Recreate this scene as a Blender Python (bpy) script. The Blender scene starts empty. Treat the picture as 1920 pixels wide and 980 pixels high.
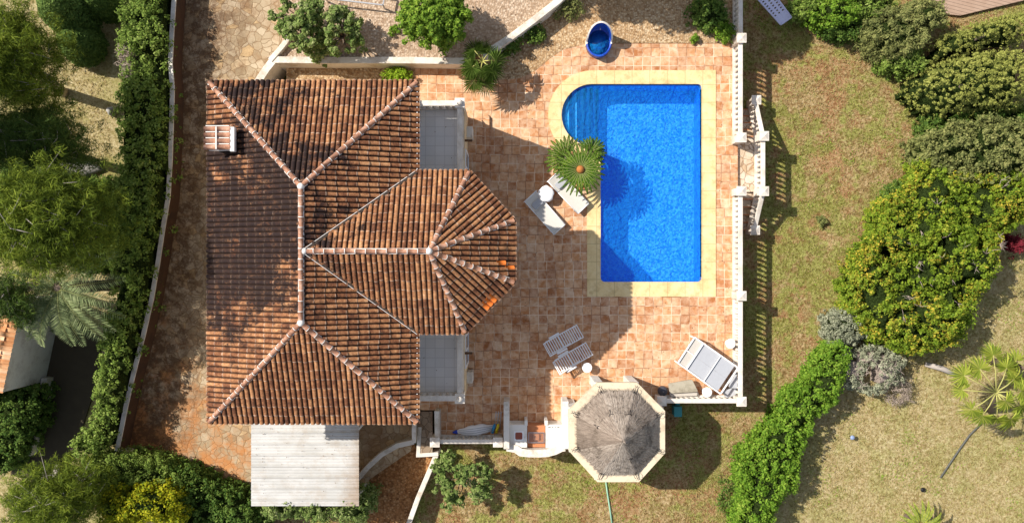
import bpy, bmesh, math, random
import numpy as np
from mathutils import Vector, Matrix
R=math.radians
random.seed(7); rng=np.random.default_rng(7)
S=bpy.context.scene; C=S.collection
H=34.0; F=1564.0
def P(px,py,z=0.0):
    k=(H-z)/F
    return Vector(((px-960)*k,(490-py)*k,z))
def PL(pts,z=0.0): return [tuple(P(a,b,z)[:2]) for a,b in pts]
GZ=-1.15

# ------------------------------------------------------------------ nodes
def mat(name):
    m=bpy.data.materials.new(name); m.use_nodes=True; nt=m.node_tree
    return m,nt,nt.nodes['Principled BSDF']
def nd(nt,typ,ins=None,**pr):
    n=nt.nodes.new(typ)
    for k,v in pr.items(): setattr(n,k,v)
    for k,v in (ins or {}).items():
        if isinstance(v,bpy.types.NodeSocket): nt.links.new(v,n.inputs[k])
        else: n.inputs[k].default_value=v
    return n
def pos(nt): return nd(nt,'ShaderNodeNewGeometry').outputs['Position']
def noise(nt,v,s,d=4,r=.6,out='Fac'): return nd(nt,'ShaderNodeTexNoise',{'Vector':v,'Scale':s,'Detail':d,'Roughness':r}).outputs[out]
def ramp(nt,f,stops,interp='LINEAR'):
    n=nd(nt,'ShaderNodeValToRGB',{'Fac':f}); cr=n.color_ramp; cr.interpolation=interp
    while len(cr.elements)<len(stops): cr.elements.new(.5)
    for e,(p,c) in zip(cr.elements,stops):
        e.position=p; e.color=(c[0],c[1],c[2],1) if not isinstance(c,(int,float)) else (c,c,c,1)
    return n.outputs['Color']
def mix(nt,f,a,b,bt='MIX'):
    n=nt.nodes.new('ShaderNodeMix'); n.data_type='RGBA'; n.blend_type=bt
    for i,v in ((0,f),(6,a),(7,b)):
        if isinstance(v,bpy.types.NodeSocket): nt.links.new(v,n.inputs[i])
        elif i==0: n.inputs[0].default_value=v
        else: n.inputs[i].default_value=(*v,1) if len(v)==3 else v
    return n.outputs[2]
def mth(nt,op,a,b=0.0,c=None):
    n=nt.nodes.new('ShaderNodeMath'); n.operation=op
    for i,v in enumerate((a,b) if c is None else (a,b,c)):
        if isinstance(v,bpy.types.NodeSocket): nt.links.new(v,n.inputs[i])
        else: n.inputs[i].default_value=v
    return n.outputs[0]
def bump(nt,bs,h,st=.4,d=.02):
    b=nd(nt,'ShaderNodeBump',{'Height':h,'Strength':st,'Distance':d})
    nt.links.new(b.outputs[0],bs.inputs['Normal'])
def setc(nt,bs,c,rough=.8,spec=.3):
    if isinstance(c,bpy.types.NodeSocket): nt.links.new(c,bs.inputs['Base Color'])
    else: bs.inputs['Base Color'].default_value=(*c,1)
    bs.inputs['Roughness'].default_value=rough; bs.inputs['Specular IOR Level'].default_value=spec
def plain(name,c,rough=.7,var=.25,scale=3.0,metal=0,spec=.3,dirt=None):
    m,nt,bs=mat(name); p=pos(nt)
    f=noise(nt,p,scale,6,.7)
    col=mix(nt,mth(nt,'MULTIPLY',mth(nt,'SUBTRACT',f,.5),2*var),c,tuple(x*.35 for x in c))
    col=mix(nt,f,tuple(x*(1-var*.6) for x in c),tuple(min(1,x*(1+var*.5)) for x in c))
    if dirt:
        g=ramp(nt,noise(nt,p,1.3,8,.75),[(.48,0),(.62,1)])
        col=mix(nt,mth(nt,'MULTIPLY',g,.75),col,dirt)
    setc(nt,bs,col,rough,spec); bs.inputs['Metallic'].default_value=metal
    bump(nt,bs,noise(nt,p,scale*12,3),.15,.01)
    return m
M={}
M['white']=plain('white_plaster',(.70,.65,.58),.8,.12,2.5,dirt=(.42,.34,.25))
M['whiteclean']=plain('white_render',(.74,.71,.66),.8,.08,2.0,dirt=(.5,.45,.4))
M['cream']=plain('cream_plaster',(.66,.52,.33),.85,.2,2.0,dirt=(.40,.30,.18))
M['bal']=plain('balustrade_stone',(.72,.65,.57),.8,.14,4.0,dirt=(.5,.42,.34))
M['paintwhite']=plain('white_paint',(.82,.82,.83),.35,.05,3)
M['sling']=plain('white_sling_fabric',(.60,.57,.52),.9,.12,9)
M['greyfab']=plain('grey_fabric',(.42,.43,.46),.9,.2,6)
M['greymesh']=plain('pale_grey_mesh',(.40,.41,.44),.8,.15,5)
M['darkball']=plain('dark_grey_shell',(.06,.06,.075),.45,.3,9)
M['beige']=plain('beige_canvas',(.40,.36,.28),.9,.25,6,dirt=(.2,.17,.12))
M['palegrey']=plain('pale_cushion',(.50,.46,.41),.9,.2,6)
M['iron']=plain('black_iron',(.025,.025,.028),.5,.3,9,metal=.6)
M['metal']=plain('grey_metal',(.45,.45,.46),.35,.2,9,metal=.7)
M['terrac']=plain('terracotta_brick',(.50,.20,.09),.8,.3,6)
M['sink']=plain('brown_sink_glaze',(.25,.07,.045),.3,.3,6)
M['bluefab']=plain('blue_fabric',(.02,.06,.45),.6,.2,6)
M['blueplastic']=plain('blue_plastic',(.03,.25,.50),.4,.2,6)
M['yellow']=plain('yellow_plastic',(.65,.50,.02),.4,.2,6)
M['teal']=plain('teal_plastic',(.05,.28,.30),.5,.3,6)
M['green_hose']=plain('green_hose',(.28,.48,.34),.5,.2,6)
M['grey_hose']=plain('dark_hose',(.10,.10,.09),.6,.2,6)
M['wood']=plain('brown_wood',(.10,.045,.02),.7,.4,6)
M['bark']=plain('bark',(.16,.12,.09),.95,.5,9)
M['palebark']=plain('pale_bark',(.42,.37,.33),.95,.4,9)
M['core'],nt,bs=mat('inner_shade'); p_=pos(nt); setc(nt,bs,ramp(nt,noise(nt,p_,14,5,.8),[(.42,(.012,.02,.006)),(.58,(.05,.075,.02))]),1,0); bump(nt,bs,noise(nt,p_,12,4,.8),1,.15)  # dark colour paints in the shade inside the foliage
M['twig']=plain('dry_twig',(.36,.29,.25),.95,.4,9)
M['boulder']=plain('grey_rock',(.36,.34,.31),.95,.5,3)
M['mortar']=plain('white_mortar',(.74,.70,.66),.9,.2,9)
M['lead']=plain('dark_gutter',(.06,.045,.035),.8,.4,9)
M['soffit']=plain('soffit_white',(.72,.70,.68),.85,.1,3)
M['lattice']=plain('lilac_white_plastic',(.55,.55,.72),.5,.1,3)
M['greyplate']=plain('grey_blue_slab',(.30,.33,.40),.6,.2,3)
M['orange_tile']=plain('new_orange_tile',(.62,.15,.02),.7,.1,8)
M['cone']=plain('cycad_cone',(.42,.16,.04),.9,.5,25)
M['cloth']=plain('white_tablecloth',(.80,.80,.82),.8,.08,14)
M['glass'],nt,bs=mat('window_glass'); setc(nt,bs,(.03,.04,.05),.05,.8)

def tiles_mat():
    m,nt,bs=mat('terracotta_floor_tiles'); p=pos(nt); T=.362
    sx=nd(nt,'ShaderNodeSeparateXYZ',{'Vector':p})
    wob=nd(nt,'ShaderNodeVectorMath',{0:p,1:(1/T,1/T,0)},operation='MULTIPLY').outputs[0]
    s2=nd(nt,'ShaderNodeSeparateXYZ',{'Vector':wob})
    # rows shift a little from one slab bay to the next
    bay=mth(nt,'FLOOR',mth(nt,'DIVIDE',s2.outputs[1],3.0))
    off=nd(nt,'ShaderNodeTexWhiteNoise',{'W':bay},noise_dimensions='1D').outputs['Value']
    u=mth(nt,'ADD',s2.outputs[0],mth(nt,'MULTIPLY',off,.55)); v=s2.outputs[1]
    cell=nd(nt,'ShaderNodeCombineXYZ',{0:mth(nt,'FLOOR',u),1:mth(nt,'FLOOR',v)}).outputs[0]
    wn=nd(nt,'ShaderNodeTexWhiteNoise',{'Vector':cell},noise_dimensions='3D')
    rv=wn.outputs['Value']
    shift=nd(nt,'ShaderNodeVectorMath',{0:p,1:nd(nt,'ShaderNodeVectorMath',{0:wn.outputs['Color'],1:(9,9,9)},operation='MULTIPLY').outputs[0]},operation='ADD').outputs[0]
    blot=noise(nt,shift,3.6,5,.65)
    base=ramp(nt,rv,[(0,(.46,.22,.09)),(.3,(.58,.315,.15)),(.55,(.66,.385,.19)),(.8,(.70,.45,.25)),(1,(.70,.51,.34))])
    dark=mix(nt,1,base,(.80,.62,.50),'MULTIPLY')
    pale=mix(nt,.45,base,(.76,.57,.42))
    c=mix(nt,ramp(nt,blot,[(.38,0),(.5,.5),(.64,1)]),dark,pale)
    big=noise(nt,p,.35,5,.7)
    c=mix(nt,ramp(nt,big,[(.35,0),(.7,.55)]),c,mix(nt,1,c,(.86,.76,.70),'MULTIPLY'))
    fu=mth(nt,'FRACT',u); fv=mth(nt,'FRACT',v)
    du=mth(nt,'MINIMUM',fu,mth(nt,'SUBTRACT',1,fu)); dv=mth(nt,'MINIMUM',fv,mth(nt,'SUBTRACT',1,fv))
    d=mth(nt,'MINIMUM',du,dv)
    g=ramp(nt,d,[(.022,1),(.05,0)])
    gc=mix(nt,ramp(nt,noise(nt,p,1.2,3),[(.44,0),(.54,1)]),(.26,.12,.06),(.76,.60,.44))
    c=mix(nt,mth(nt,'MULTIPLY',g,.85),c,gc)
    stain=ramp(nt,noise(nt,p,.8,8,.8),[(.50,0),(.62,.42)])
    c=mix(nt,stain,c,(.34,.17,.09))
    setc(nt,bs,c,.75,.25)
    bump(nt,bs,mth(nt,'ADD',ramp(nt,d,[(.0,0),(.05,1)]),mth(nt,'MULTIPLY',blot,.4)),.5,.01)
    return m
M['tiles']=tiles_mat()
def crazy(name,scale,stops,grout,stainc,st0=.5,st1=.7,stf=.8,pale=False):
    m,nt,bs=mat(name); p=pos(nt)
    w=noise(nt,p,1.5,3,.6,'Color')
    v=nd(nt,'ShaderNodeVectorMath',{0:p,1:nd(nt,'ShaderNodeVectorMath',{0:w,1:(.35,.35,0)},operation='MULTIPLY').outputs[0]},operation='ADD').outputs[0]
    v=nd(nt,'ShaderNodeVectorMath',{0:v,1:(1,1,0)},operation='MULTIPLY').outputs[0]
    e=nd(nt,'ShaderNodeTexVoronoi',{'Vector':v,'Scale':scale},feature='DISTANCE_TO_EDGE').outputs['Distance']
    cc=nd(nt,'ShaderNodeTexVoronoi',{'Vector':v,'Scale':scale}).outputs['Color']
    r=nd(nt,'ShaderNodeSeparateColor',{'Color':cc}).outputs[0]
    c=ramp(nt,r,stops)
    c=mix(nt,mth(nt,'MULTIPLY',noise(nt,p,7,6,.75),.55),c,mix(nt,1,c,(.5,.42,.34),'MULTIPLY'))
    g=ramp(nt,e,[(.02,1),(.055,0)])
    c=mix(nt,mth(nt,'MULTIPLY',g,.8),c,grout)
    s=ramp(nt,noise(nt,p,.45,9,.78),[(st0,0),(st1,1)])
    c=mix(nt,mth(nt,'MULTIPLY',s,stf),c,stainc)
    s2=ramp(nt,noise(nt,p,1.7,8,.8),[(.48,0),(.60,1)])
    c=mix(nt,mth(nt,'MULTIPLY',s2,.5),c,stainc)
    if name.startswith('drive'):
        sp=nd(nt,'ShaderNodeSeparateXYZ',{'Vector':p})
        # rust-red earth washed over the slabs along the lower hedge and the boundary wall
        f=mth(nt,'ADD',mth(nt,'MULTIPLY',sp.outputs[0],-.10),mth(nt,'MULTIPLY',sp.outputs[1],-.10))
        f=mth(nt,'ADD',f,mth(nt,'MULTIPLY',mth(nt,'SUBTRACT',noise(nt,p,1.1,8,.75),.5),3.0))
        k=ramp(nt,mth(nt,'SUBTRACT',f,1.80),[(.0,0),(.5,1)])
        c=mix(nt,mth(nt,'MULTIPLY',k,.75),c,(.50,.19,.05))
        # grime and painted-in shade towards the boundary wall at the left
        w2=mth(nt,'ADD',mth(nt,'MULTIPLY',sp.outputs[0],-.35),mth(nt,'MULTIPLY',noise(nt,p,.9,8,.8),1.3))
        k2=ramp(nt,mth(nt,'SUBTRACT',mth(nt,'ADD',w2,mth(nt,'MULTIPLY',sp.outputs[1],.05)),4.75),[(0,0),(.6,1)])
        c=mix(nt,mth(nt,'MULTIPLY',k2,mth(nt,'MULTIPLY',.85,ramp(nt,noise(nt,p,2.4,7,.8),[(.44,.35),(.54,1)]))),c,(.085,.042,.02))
        k3=ramp(nt,mth(nt,'ADD',mth(nt,'MULTIPLY',sp.outputs[1],.35),-1.6),[(0,0),(1,1)])
    setc(nt,bs,c,.85,.2)
    bump(nt,bs,mth(nt,'ADD',ramp(nt,e,[(.0,0),(.06,1)]),mth(nt,'MULTIPLY',noise(nt,p,8,5),.6)),.6,.02)
    return m
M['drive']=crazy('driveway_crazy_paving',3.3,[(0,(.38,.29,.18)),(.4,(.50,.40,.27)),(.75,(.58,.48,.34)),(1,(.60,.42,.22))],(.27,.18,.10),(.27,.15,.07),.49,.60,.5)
M['landing']=crazy('stair_stone_paving',3.2,[(0,(.58,.44,.30)),(.5,(.70,.60,.48)),(1,(.72,.64,.55))],(.24,.14,.08),(.40,.26,.14),.6,.8,.4)
M['stairstone']=crazy('dark_stone_steps',3.6,[(0,(.30,.22,.15)),(.5,(.38,.30,.22)),(1,(.46,.36,.27))],(.12,.08,.05),(.22,.14,.08),.5,.7,.5)
def coping_mat():
    m,nt,bs=mat('sandstone_coping'); p=pos(nt)
    c=ramp(nt,noise(nt,p,1.2,8,.72),[(.3,(.62,.44,.20)),(.5,(.74,.57,.29)),(.7,(.78,.64,.38))])
    s=ramp(nt,noise(nt,p,2.3,8,.8),[(.50,0),(.62,.6)]); c=mix(nt,s,c,(.47,.32,.14))
    sp=nd(nt,'ShaderNodeSeparateXYZ',{'Vector':p})
    d=None
    for a,o in ((0,.31),(1,.17)):
        f=mth(nt,'FRACT',mth(nt,'DIVIDE',mth(nt,'ADD',sp.outputs[a],o+20),.72))
        f=mth(nt,'MINIMUM',f,mth(nt,'SUBTRACT',1,f)); d=f if d is None else mth(nt,'MINIMUM',d,f)
    c=mix(nt,mth(nt,'MULTIPLY',ramp(nt,d,[(.010,1),(.024,0)]),.6),c,(.36,.24,.11))
    setc(nt,bs,c,.7,.3); bump(nt,bs,noise(nt,p,25,4),.2,.01); return m
M['coping']=coping_mat()
def gravel(name,a,b,c2,dk,patch):
    m,nt,bs=mat(name); p=pos(nt)
    v=nd(nt,'ShaderNodeTexVoronoi',{'Vector':p,'Scale':13.0})
    r=nd(nt,'ShaderNodeSeparateColor',{'Color':v.outputs['Color']}).outputs[0]
    c=ramp(nt,r,[(0,dk),(.25,a),(.6,b),(1,c2)])
    c=mix(nt,mth(nt,'MULTIPLY',ramp(nt,v.outputs['Distance'],[(.35,0),(.75,1)]),.6),c,dk)
    s=ramp(nt,noise(nt,p,.7,8,.75),[(.42,0),(.66,.9)]); c=mix(nt,s,c,mix(nt,.6,c,patch))
    setc(nt,bs,c,.95,.1); bump(nt,bs,v.outputs['Distance'],.9,.03); return m
M['gravel']=gravel('ochre_gravel',(.42,.27,.14),(.54,.38,.22),(.64,.50,.33),(.24,.14,.07),(.30,.18,.09))
M['gravelpink']=gravel('pink_gravel',(.44,.32,.22),(.54,.41,.30),(.64,.52,.40),(.26,.17,.11),(.36,.24,.15))
M['gravelred']=gravel('rust_gravel',(.30,.14,.055),(.40,.20,.08),(.46,.27,.13),(.15,.065,.025),(.22,.09,.03))
def lawn_mat():
    m,nt,bs=mat('dry_lawn'); p=pos(nt); sp=nd(nt,'ShaderNodeSeparateXYZ',{'Vector':p})
    X=sp.outputs[0]; Y=sp.outputs[1]
    fine=noise(nt,p,9,8,.8); mid=noise(nt,p,1.6,6,.7); big=noise(nt,p,.45,5,.65)
    dry=ramp(nt,fine,[(.41,(.20,.12,.045)),(.5,(.40,.28,.13)),(.60,(.60,.46,.27))])
    red=ramp(nt,fine,[(.41,(.22,.10,.04)),(.5,(.40,.225,.11)),(.64,(.54,.35,.20))])
    grn=ramp(nt,fine,[(.41,(.12,.12,.02)),(.5,(.25,.27,.06)),(.64,(.42,.43,.13))])
    kh=ramp(nt,fine,[(.41,(.27,.20,.08)),(.5,(.45,.36,.18)),(.64,(.62,.53,.32))])
    g=ramp(nt,mth(nt,'ADD',mth(nt,'MULTIPLY',mid,.6),mth(nt,'MULTIPLY',big,.5)),[(.525,0),(.595,.85)])
    rd=ramp(nt,noise(nt,p,.7,7,.75),[(.47,0),(.56,.9)])
    c=mix(nt,rd,dry,red); c=mix(nt,g,c,grn)
    c=mix(nt,ramp(nt,noise(nt,p,3.2,5,.75),[(.40,.5),(.54,0)]),c,mix(nt,1,c,(.55,.5,.38),'MULTIPLY'))
    # the neighbouring plot at the lower right is paler straw
    k=ramp(nt,mth(nt,'ADD',mth(nt,'MULTIPLY',mth(nt,'SUBTRACT',X,13.2),.8),mth(nt,'MULTIPLY',mth(nt,'ADD',Y,4.5),-.55)),[(0,0),(1,1)])
    c=mix(nt,k,c,mix(nt,mth(nt,'MULTIPLY',g,.45),mix(nt,mth(nt,'MULTIPLY',rd,.3),kh,dry),grn))
    c=mix(nt,ramp(nt,noise(nt,p,2.2,6,.8),[(.40,.32),(.52,0)]),c,mix(nt,1,c,(.6,.55,.42),'MULTIPLY'))
    # plot at the left
    k2=ramp(nt,mth(nt,'SUBTRACT',-13.0,X),[(0,0),(1,1)])
    lf=mix(nt,ramp(nt,big,[(.45,0),(.6,1)]),kh,ramp(nt,fine,[(.3,(.20,.19,.05)),(.7,(.46,.40,.17))]))
    c=mix(nt,k2,c,lf)
    setc(nt,bs,c,.95,.1); bump(nt,bs,noise(nt,p,22,6,.8),1,.06); return m
M['lawn']=lawn_mat()
def leafmat(name,cols,spot=None,trans=.2,nscale=.9):
    m,nt,bs=mat(name); p=pos(nt)
    rp=nd(nt,'ShaderNodeNewGeometry').outputs['Random Per Island']
    f=mth(nt,'ADD',mth(nt,'MULTIPLY',rp,.6),mth(nt,'MULTIPLY',noise(nt,p,nscale,4,.7),.75))
    n=len(cols); c=ramp(nt,mth(nt,'SUBTRACT',f,.18),[(i/(n-1),x) for i,x in enumerate(cols)])
    if spot:
        s=ramp(nt,noise(nt,p,.6,7,.8),[(.50,0),(.62,1)])
        sel=mth(nt,'MULTIPLY',s,ramp(nt,nd(nt,'ShaderNodeTexWhiteNoise',{'W':rp},noise_dimensions='1D').outputs[0],[(.38,1),(.48,0)]))
        c=mix(nt,sel,c,spot)
    setc(nt,bs,c,.65,.10)
    tr=nd(nt,'ShaderNodeBsdfTranslucent',{'Color':c}); mx=nd(nt,'ShaderNodeMixShader',{0:trans,1:bs.outputs[0],2:tr.outputs[0]})
    nt.links.new(mx.outputs[0],nt.nodes['Material Output'].inputs[0]); return m
L={}
L['hedge']=leafmat('hedge_leaf',[(.05,.09,.015),(.12,.19,.03),(.22,.30,.055),(.40,.46,.15)])
L['lime']=leafmat('lime_leaf',[(.04,.085,.01),(.09,.185,.014),(.18,.30,.03),(.36,.43,.07)],spot=None)
L['bank']=leafmat('bank_leaf',[(.04,.07,.01),(.10,.165,.013),(.20,.28,.022),(.38,.40,.06)],spot=(.55,.40,.05))
L['olive']=leafmat('olive_leaf',[(.06,.075,.025),(.14,.16,.05),(.24,.25,.08),(.36,.33,.13)])
L['dark']=leafmat('dark_leaf',[(.03,.06,.012),(.06,.12,.02),(.13,.20,.035),(.25,.31,.07)])
L['cypress']=leafmat('cypress_leaf',[(.04,.08,.02),(.08,.14,.03),(.14,.21,.045),(.22,.30,.08)],trans=.1)
L['conifer']=leafmat('golden_conifer_leaf',[(.07,.085,.02),(.17,.19,.04),(.30,.31,.07),(.44,.44,.13)],trans=.12)
L['pine']=leafmat('pine_needle',[(.03,.045,.01),(.08,.12,.015),(.19,.25,.025),(.38,.42,.06)],trans=.25)
L['pinedark']=leafmat('dark_pine_needle',[(.02,.04,.01),(.045,.085,.016),(.09,.14,.025),(.17,.23,.045)],trans=.15)
L['silver']=leafmat('silver_leaf',[(.14,.15,.10),(.24,.26,.17),(.36,.37,.25),(.48,.46,.34)])
L['citrus']=leafmat('citrus_leaf',[(.05,.09,.02),(.12,.19,.04),(.24,.30,.09),(.42,.44,.22)])
L['yellow']=leafmat('yellow_leaf',[(.08,.12,.01),(.18,.23,.01),(.40,.38,.015),(.58,.50,.03)])
L['tree']=leafmat('bushy_tree_leaf',[(.04,.085,.01),(.10,.19,.02),(.19,.30,.03),(.36,.44,.07)])
L['palm']=leafmat('palm_leaf',[(.04,.08,.015),(.09,.16,.025),(.17,.25,.05),(.28,.34,.11)],trans=.2)
L['cycad']=leafmat('cycad_leaf',[(.015,.04,.004),(.03,.075,.005),(.08,.16,.01),(.24,.33,.03)],trans=.15)
L['phoenix']=leafmat('date_palm_leaf',[(.07,.10,.045),(.14,.18,.075),(.25,.30,.13),(.40,.43,.23)],trans=.2)
L['wash']=leafmat('yellow_fan_leaf',[(.10,.16,.02),(.24,.32,.04),(.44,.49,.08),(.66,.64,.15)],trans=.35)
L['red']=leafmat('red_leaf',[(.08,.01,.015),(.18,.02,.03),(.30,.04,.06)])
L['ball']=leafmat('bright_ball_leaf',[(.08,.16,.01),(.18,.30,.015),(.30,.42,.03),(.40,.5,.06)])
L['drytwig']=leafmat('dry_twig_leaf',[(.22,.17,.13),(.34,.27,.22),(.46,.38,.32)],trans=.05)
def thatch_mat():
    m,nt,bs=mat('thatch_straw'); p=pos(nt); rp=nd(nt,'ShaderNodeNewGeometry').outputs['Random Per Island']
    sp=nd(nt,'ShaderNodeSeparateXYZ',{'Vector':p})
    ang=mth(nt,'ARCTAN2',mth(nt,'SUBTRACT',sp.outputs[1],-6.53),mth(nt,'SUBTRACT',sp.outputs[0],4.02))
    sec=mth(nt,'FLOOR',mth(nt,'ADD',mth(nt,'DIVIDE',ang,math.pi/4),8.5))
    r=nd(nt,'ShaderNodeTexWhiteNoise',{'W':sec},noise_dimensions='1D').outputs['Value']
    f=mth(nt,'ADD',mth(nt,'ADD',mth(nt,'MULTIPLY',rp,.30),mth(nt,'MULTIPLY',r,.60)),mth(nt,'MULTIPLY',noise(nt,p,1.7,7,.8),.5))
    c=ramp(nt,mth(nt,'SUBTRACT',f,.22),[(0,(.13,.10,.08)),(.35,(.27,.215,.175)),(.65,(.44,.37,.31)),(1,(.62,.54,.46))])
    d=ramp(nt,noise(nt,p,1.4,8,.85),[(.51,0),(.60,.7)]); c=mix(nt,d,c,(.11,.085,.065))
    setc(nt,bs,c,.9,.1); return m
L['thatch']=thatch_mat()
L['grass']=leafmat('grass_blade',[(.25,.16,.06),(.42,.31,.15),(.40,.36,.13),(.24,.32,.06)],nscale=.7)
L['grassgreen']=leafmat('green_weed_leaf',[(.12,.2,.02),(.24,.36,.04),(.36,.46,.08)],nscale=.7)

def roof_mat():
    m,nt,bs=mat('barrel_roof_tiles'); p=pos(nt)
    uv=nd(nt,'ShaderNodeUVMap',uv_map='UVMap').outputs[0]; s=nd(nt,'ShaderNodeSeparateXYZ',{'Vector':uv})
    U,V=s.outputs[0],s.outputs[1]
    cell=nd(nt,'ShaderNodeCombineXYZ',{0:mth(nt,'FLOOR',U),1:mth(nt,'FLOOR',V)}).outputs[0]
    wn=nd(nt,'ShaderNodeTexWhiteNoise',{'Vector':cell},noise_dimensions='3D')
    big=noise(nt,p,.55,6,.7)
    f=mth(nt,'ADD',mth(nt,'MULTIPLY',wn.outputs['Value'],.36),mth(nt,'MULTIPLY',big,.7))
    f=mth(nt,'ADD',f,mth(nt,'MULTIPLY',mth(nt,'SUBTRACT',noise(nt,p,7,6,.8),.5),1.5)); f=mth(nt,'ADD',f,.05)
    c=ramp(nt,mth(nt,'SUBTRACT',f,.19),[(.05,(.07,.03,.018)),(.3,(.19,.075,.035)),(.5,(.33,.15,.068)),(.72,(.49,.25,.115)),(.95,(.66,.43,.26))])
    sp=nd(nt,'ShaderNodeSeparateXYZ',{'Vector':p})
    # black lichen and painted tree-shade, thickest on the west slope and round the ridge
    X,Y=sp.outputs[0],sp.outputs[1]
    gx=mth(nt,'MINIMUM',mth(nt,'MULTIPLY',mth(nt,'ADD',X,6.2),-.20),.34)
    gy=mth(nt,'MULTIPLY',mth(nt,'ABSOLUTE',mth(nt,'SUBTRACT',Y,1.4)),-.075)
    q=mth(nt,'ADD',mth(nt,'ADD',gx,gy),mth(nt,'MULTIPLY',mth(nt,'SUBTRACT',noise(nt,p,.75,9,.75),.44),3.2))
    q=mth(nt,'SUBTRACT',q,mth(nt,'MULTIPLY',mth(nt,'MAXIMUM',mth(nt,'SUBTRACT',-1.6,Y),0),.24))
    q=mth(nt,'SUBTRACT',q,mth(nt,'MULTIPLY',mth(nt,'MAXIMUM',mth(nt,'ADD',X,4.4),0),.12))
    lk=ramp(nt,q,[(-.0,0),(.24,1)])
    lk2=mth(nt,'MULTIPLY',lk,ramp(nt,noise(nt,p,4,7,.85),[(.40,.78),(.48,1)]))
    c=mix(nt,mth(nt,'MULTIPLY',lk2,.98),c,(.020,.012,.012))
    # south-west quarter is a paler, evenly weathered brown
    fv=mth(nt,'FRACT',V); e=mth(nt,'MINIMUM',fv,mth(nt,'SUBTRACT',1,fv))
    jt=mth(nt,'MULTIPLY',ramp(nt,e,[(.03,1),(.09,0)]),ramp(nt,noise(nt,p,5,3),[(.4,.1),(.6,.7)]))
    c=mix(nt,mth(nt,'MULTIPLY',jt,mth(nt,'SUBTRACT',1,mth(nt,'MULTIPLY',lk2,.8))),c,(.60,.44,.33))
    fu=mth(nt,'FRACT',U); eu=mth(nt,'MINIMUM',fu,mth(nt,'SUBTRACT',1,fu))
    c=mix(nt,mth(nt,'MULTIPLY',ramp(nt,eu,[(.09,1),(.24,0)]),.8),c,(.045,.025,.018))  # grooves between tile columns darkened in the colour, as painted shade
    setc(nt,bs,c,.85,.2); bump(nt,bs,noise(nt,p,30,4),.3,.01); return m
M['roof']=roof_mat()
def capmat():
    m,nt,bs=mat('ridge_tile'); p=pos(nt)
    c=ramp(nt,noise(nt,p,3.0,6,.8),[(.3,(.14,.07,.05)),(.5,(.38,.19,.12)),(.7,(.58,.38,.28))])
    setc(nt,bs,c,.85,.2); bump(nt,bs,noise(nt,p,30,4),.3,.01); return m
M['ridge']=capmat()
def floor_mat():
    m,nt,bs=mat('grey_balcony_tiles'); p=pos(nt); T=.36
    s=nd(nt,'ShaderNodeSeparateXYZ',{'Vector':nd(nt,'ShaderNodeVectorMath',{0:p,1:(1/T,1/T,0)},operation='MULTIPLY').outputs[0]})
    cell=nd(nt,'ShaderNodeCombineXYZ',{0:mth(nt,'FLOOR',s.outputs[0]),1:mth(nt,'FLOOR',s.outputs[1])}).outputs[0]
    r=nd(nt,'ShaderNodeTexWhiteNoise',{'Vector':cell},noise_dimensions='3D').outputs[0]
    c=ramp(nt,r,[(0,(.80,.79,.78)),(1,(.88,.87,.86))]); c=mix(nt,mth(nt,'MULTIPLY',noise(nt,p,4,7,.8),.5),c,(.68,.66,.64))
    d=None
    for a in (0,1):
        f=mth(nt,'FRACT',s.outputs[a]); f=mth(nt,'MINIMUM',f,mth(nt,'SUBTRACT',1,f)); d=f if d is None else mth(nt,'MINIMUM',d,f)
    c=mix(nt,mth(nt,'MULTIPLY',ramp(nt,d,[(.01,1),(.04,0)]),.5),c,(.42,.40,.39))
    setc(nt,bs,c,.6,.3); return m
M['balfloor']=floor_mat()
def carport_mat():
    m,nt,bs=mat('white_corrugated_sheet'); p=pos(nt); sp=nd(nt,'ShaderNodeSeparateXYZ',{'Vector':p})
    c=ramp(nt,noise(nt,nd(nt,'ShaderNodeVectorMath',{0:p,1:(1,2,1)},operation='MULTIPLY').outputs[0],.8,6,.7),[(.42,(.47,.46,.44)),(.58,(.55,.54,.525))])
    gr=mth(nt,'ADD',mth(nt,'MULTIPLY',mth(nt,'ADD',sp.outputs[0],6.6),.9),mth(nt,'MULTIPLY',noise(nt,p,2.6,8,.8),1.2))
    gr=mth(nt,'ADD',gr,mth(nt,'MULTIPLY',mth(nt,'ADD',sp.outputs[1],7.6),-.16))
    c=mix(nt,mth(nt,'MULTIPLY',ramp(nt,mth(nt,'SUBTRACT',gr,.7),[(0,0),(.6,1)]),.7),c,(.28,.18,.10))
    s=ramp(nt,noise(nt,p,1.6,8,.8),[(.50,0),(.62,.5)]); c=mix(nt,s,c,(.42,.36,.30))
    yy=mth(nt,'FRACT',mth(nt,'DIVIDE',mth(nt,'ADD',mth(nt,'MULTIPLY',sp.outputs[1],-1),-5.3),.4335)); c=mix(nt,mth(nt,'MULTIPLY',ramp(nt,yy,[(.10,0),(.13,1),(.155,1),(.19,0)]),.7),c,(.20,.17,.14))
    y3=mth(nt,'FRACT',mth(nt,'MULTIPLY',yy,6)); c=mix(nt,mth(nt,'MULTIPLY',ramp(nt,y3,[(.42,0),(.5,1),(.58,0)]),.12),c,(.3,.28,.25))
    setc(nt,bs,c,.5,.4); return m
M['carport']=carport_mat()
def pool_mat(name,col,dk):
    m,nt,bs=mat(name); p=pos(nt)
    v=nd(nt,'ShaderNodeTexVoronoi',{'Vector':p,'Scale':14.0}); r=nd(nt,'ShaderNodeSeparateColor',{'Color':v.outputs['Color']}).outputs[0]
    c=mix(nt,r,dk,col); setc(nt,bs,c,.3,.4); return m
M['poolfloor']=pool_mat('pool_floor_mosaic_glints',(.10,.50,1.0),(.0,.17,.85))  # mosaic contrast widened so its colour paints in the water's sparkle
M['poolwall']=pool_mat('pool_wall_mosaic',(.01,.22,.95),(.005,.13,.85))
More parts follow.
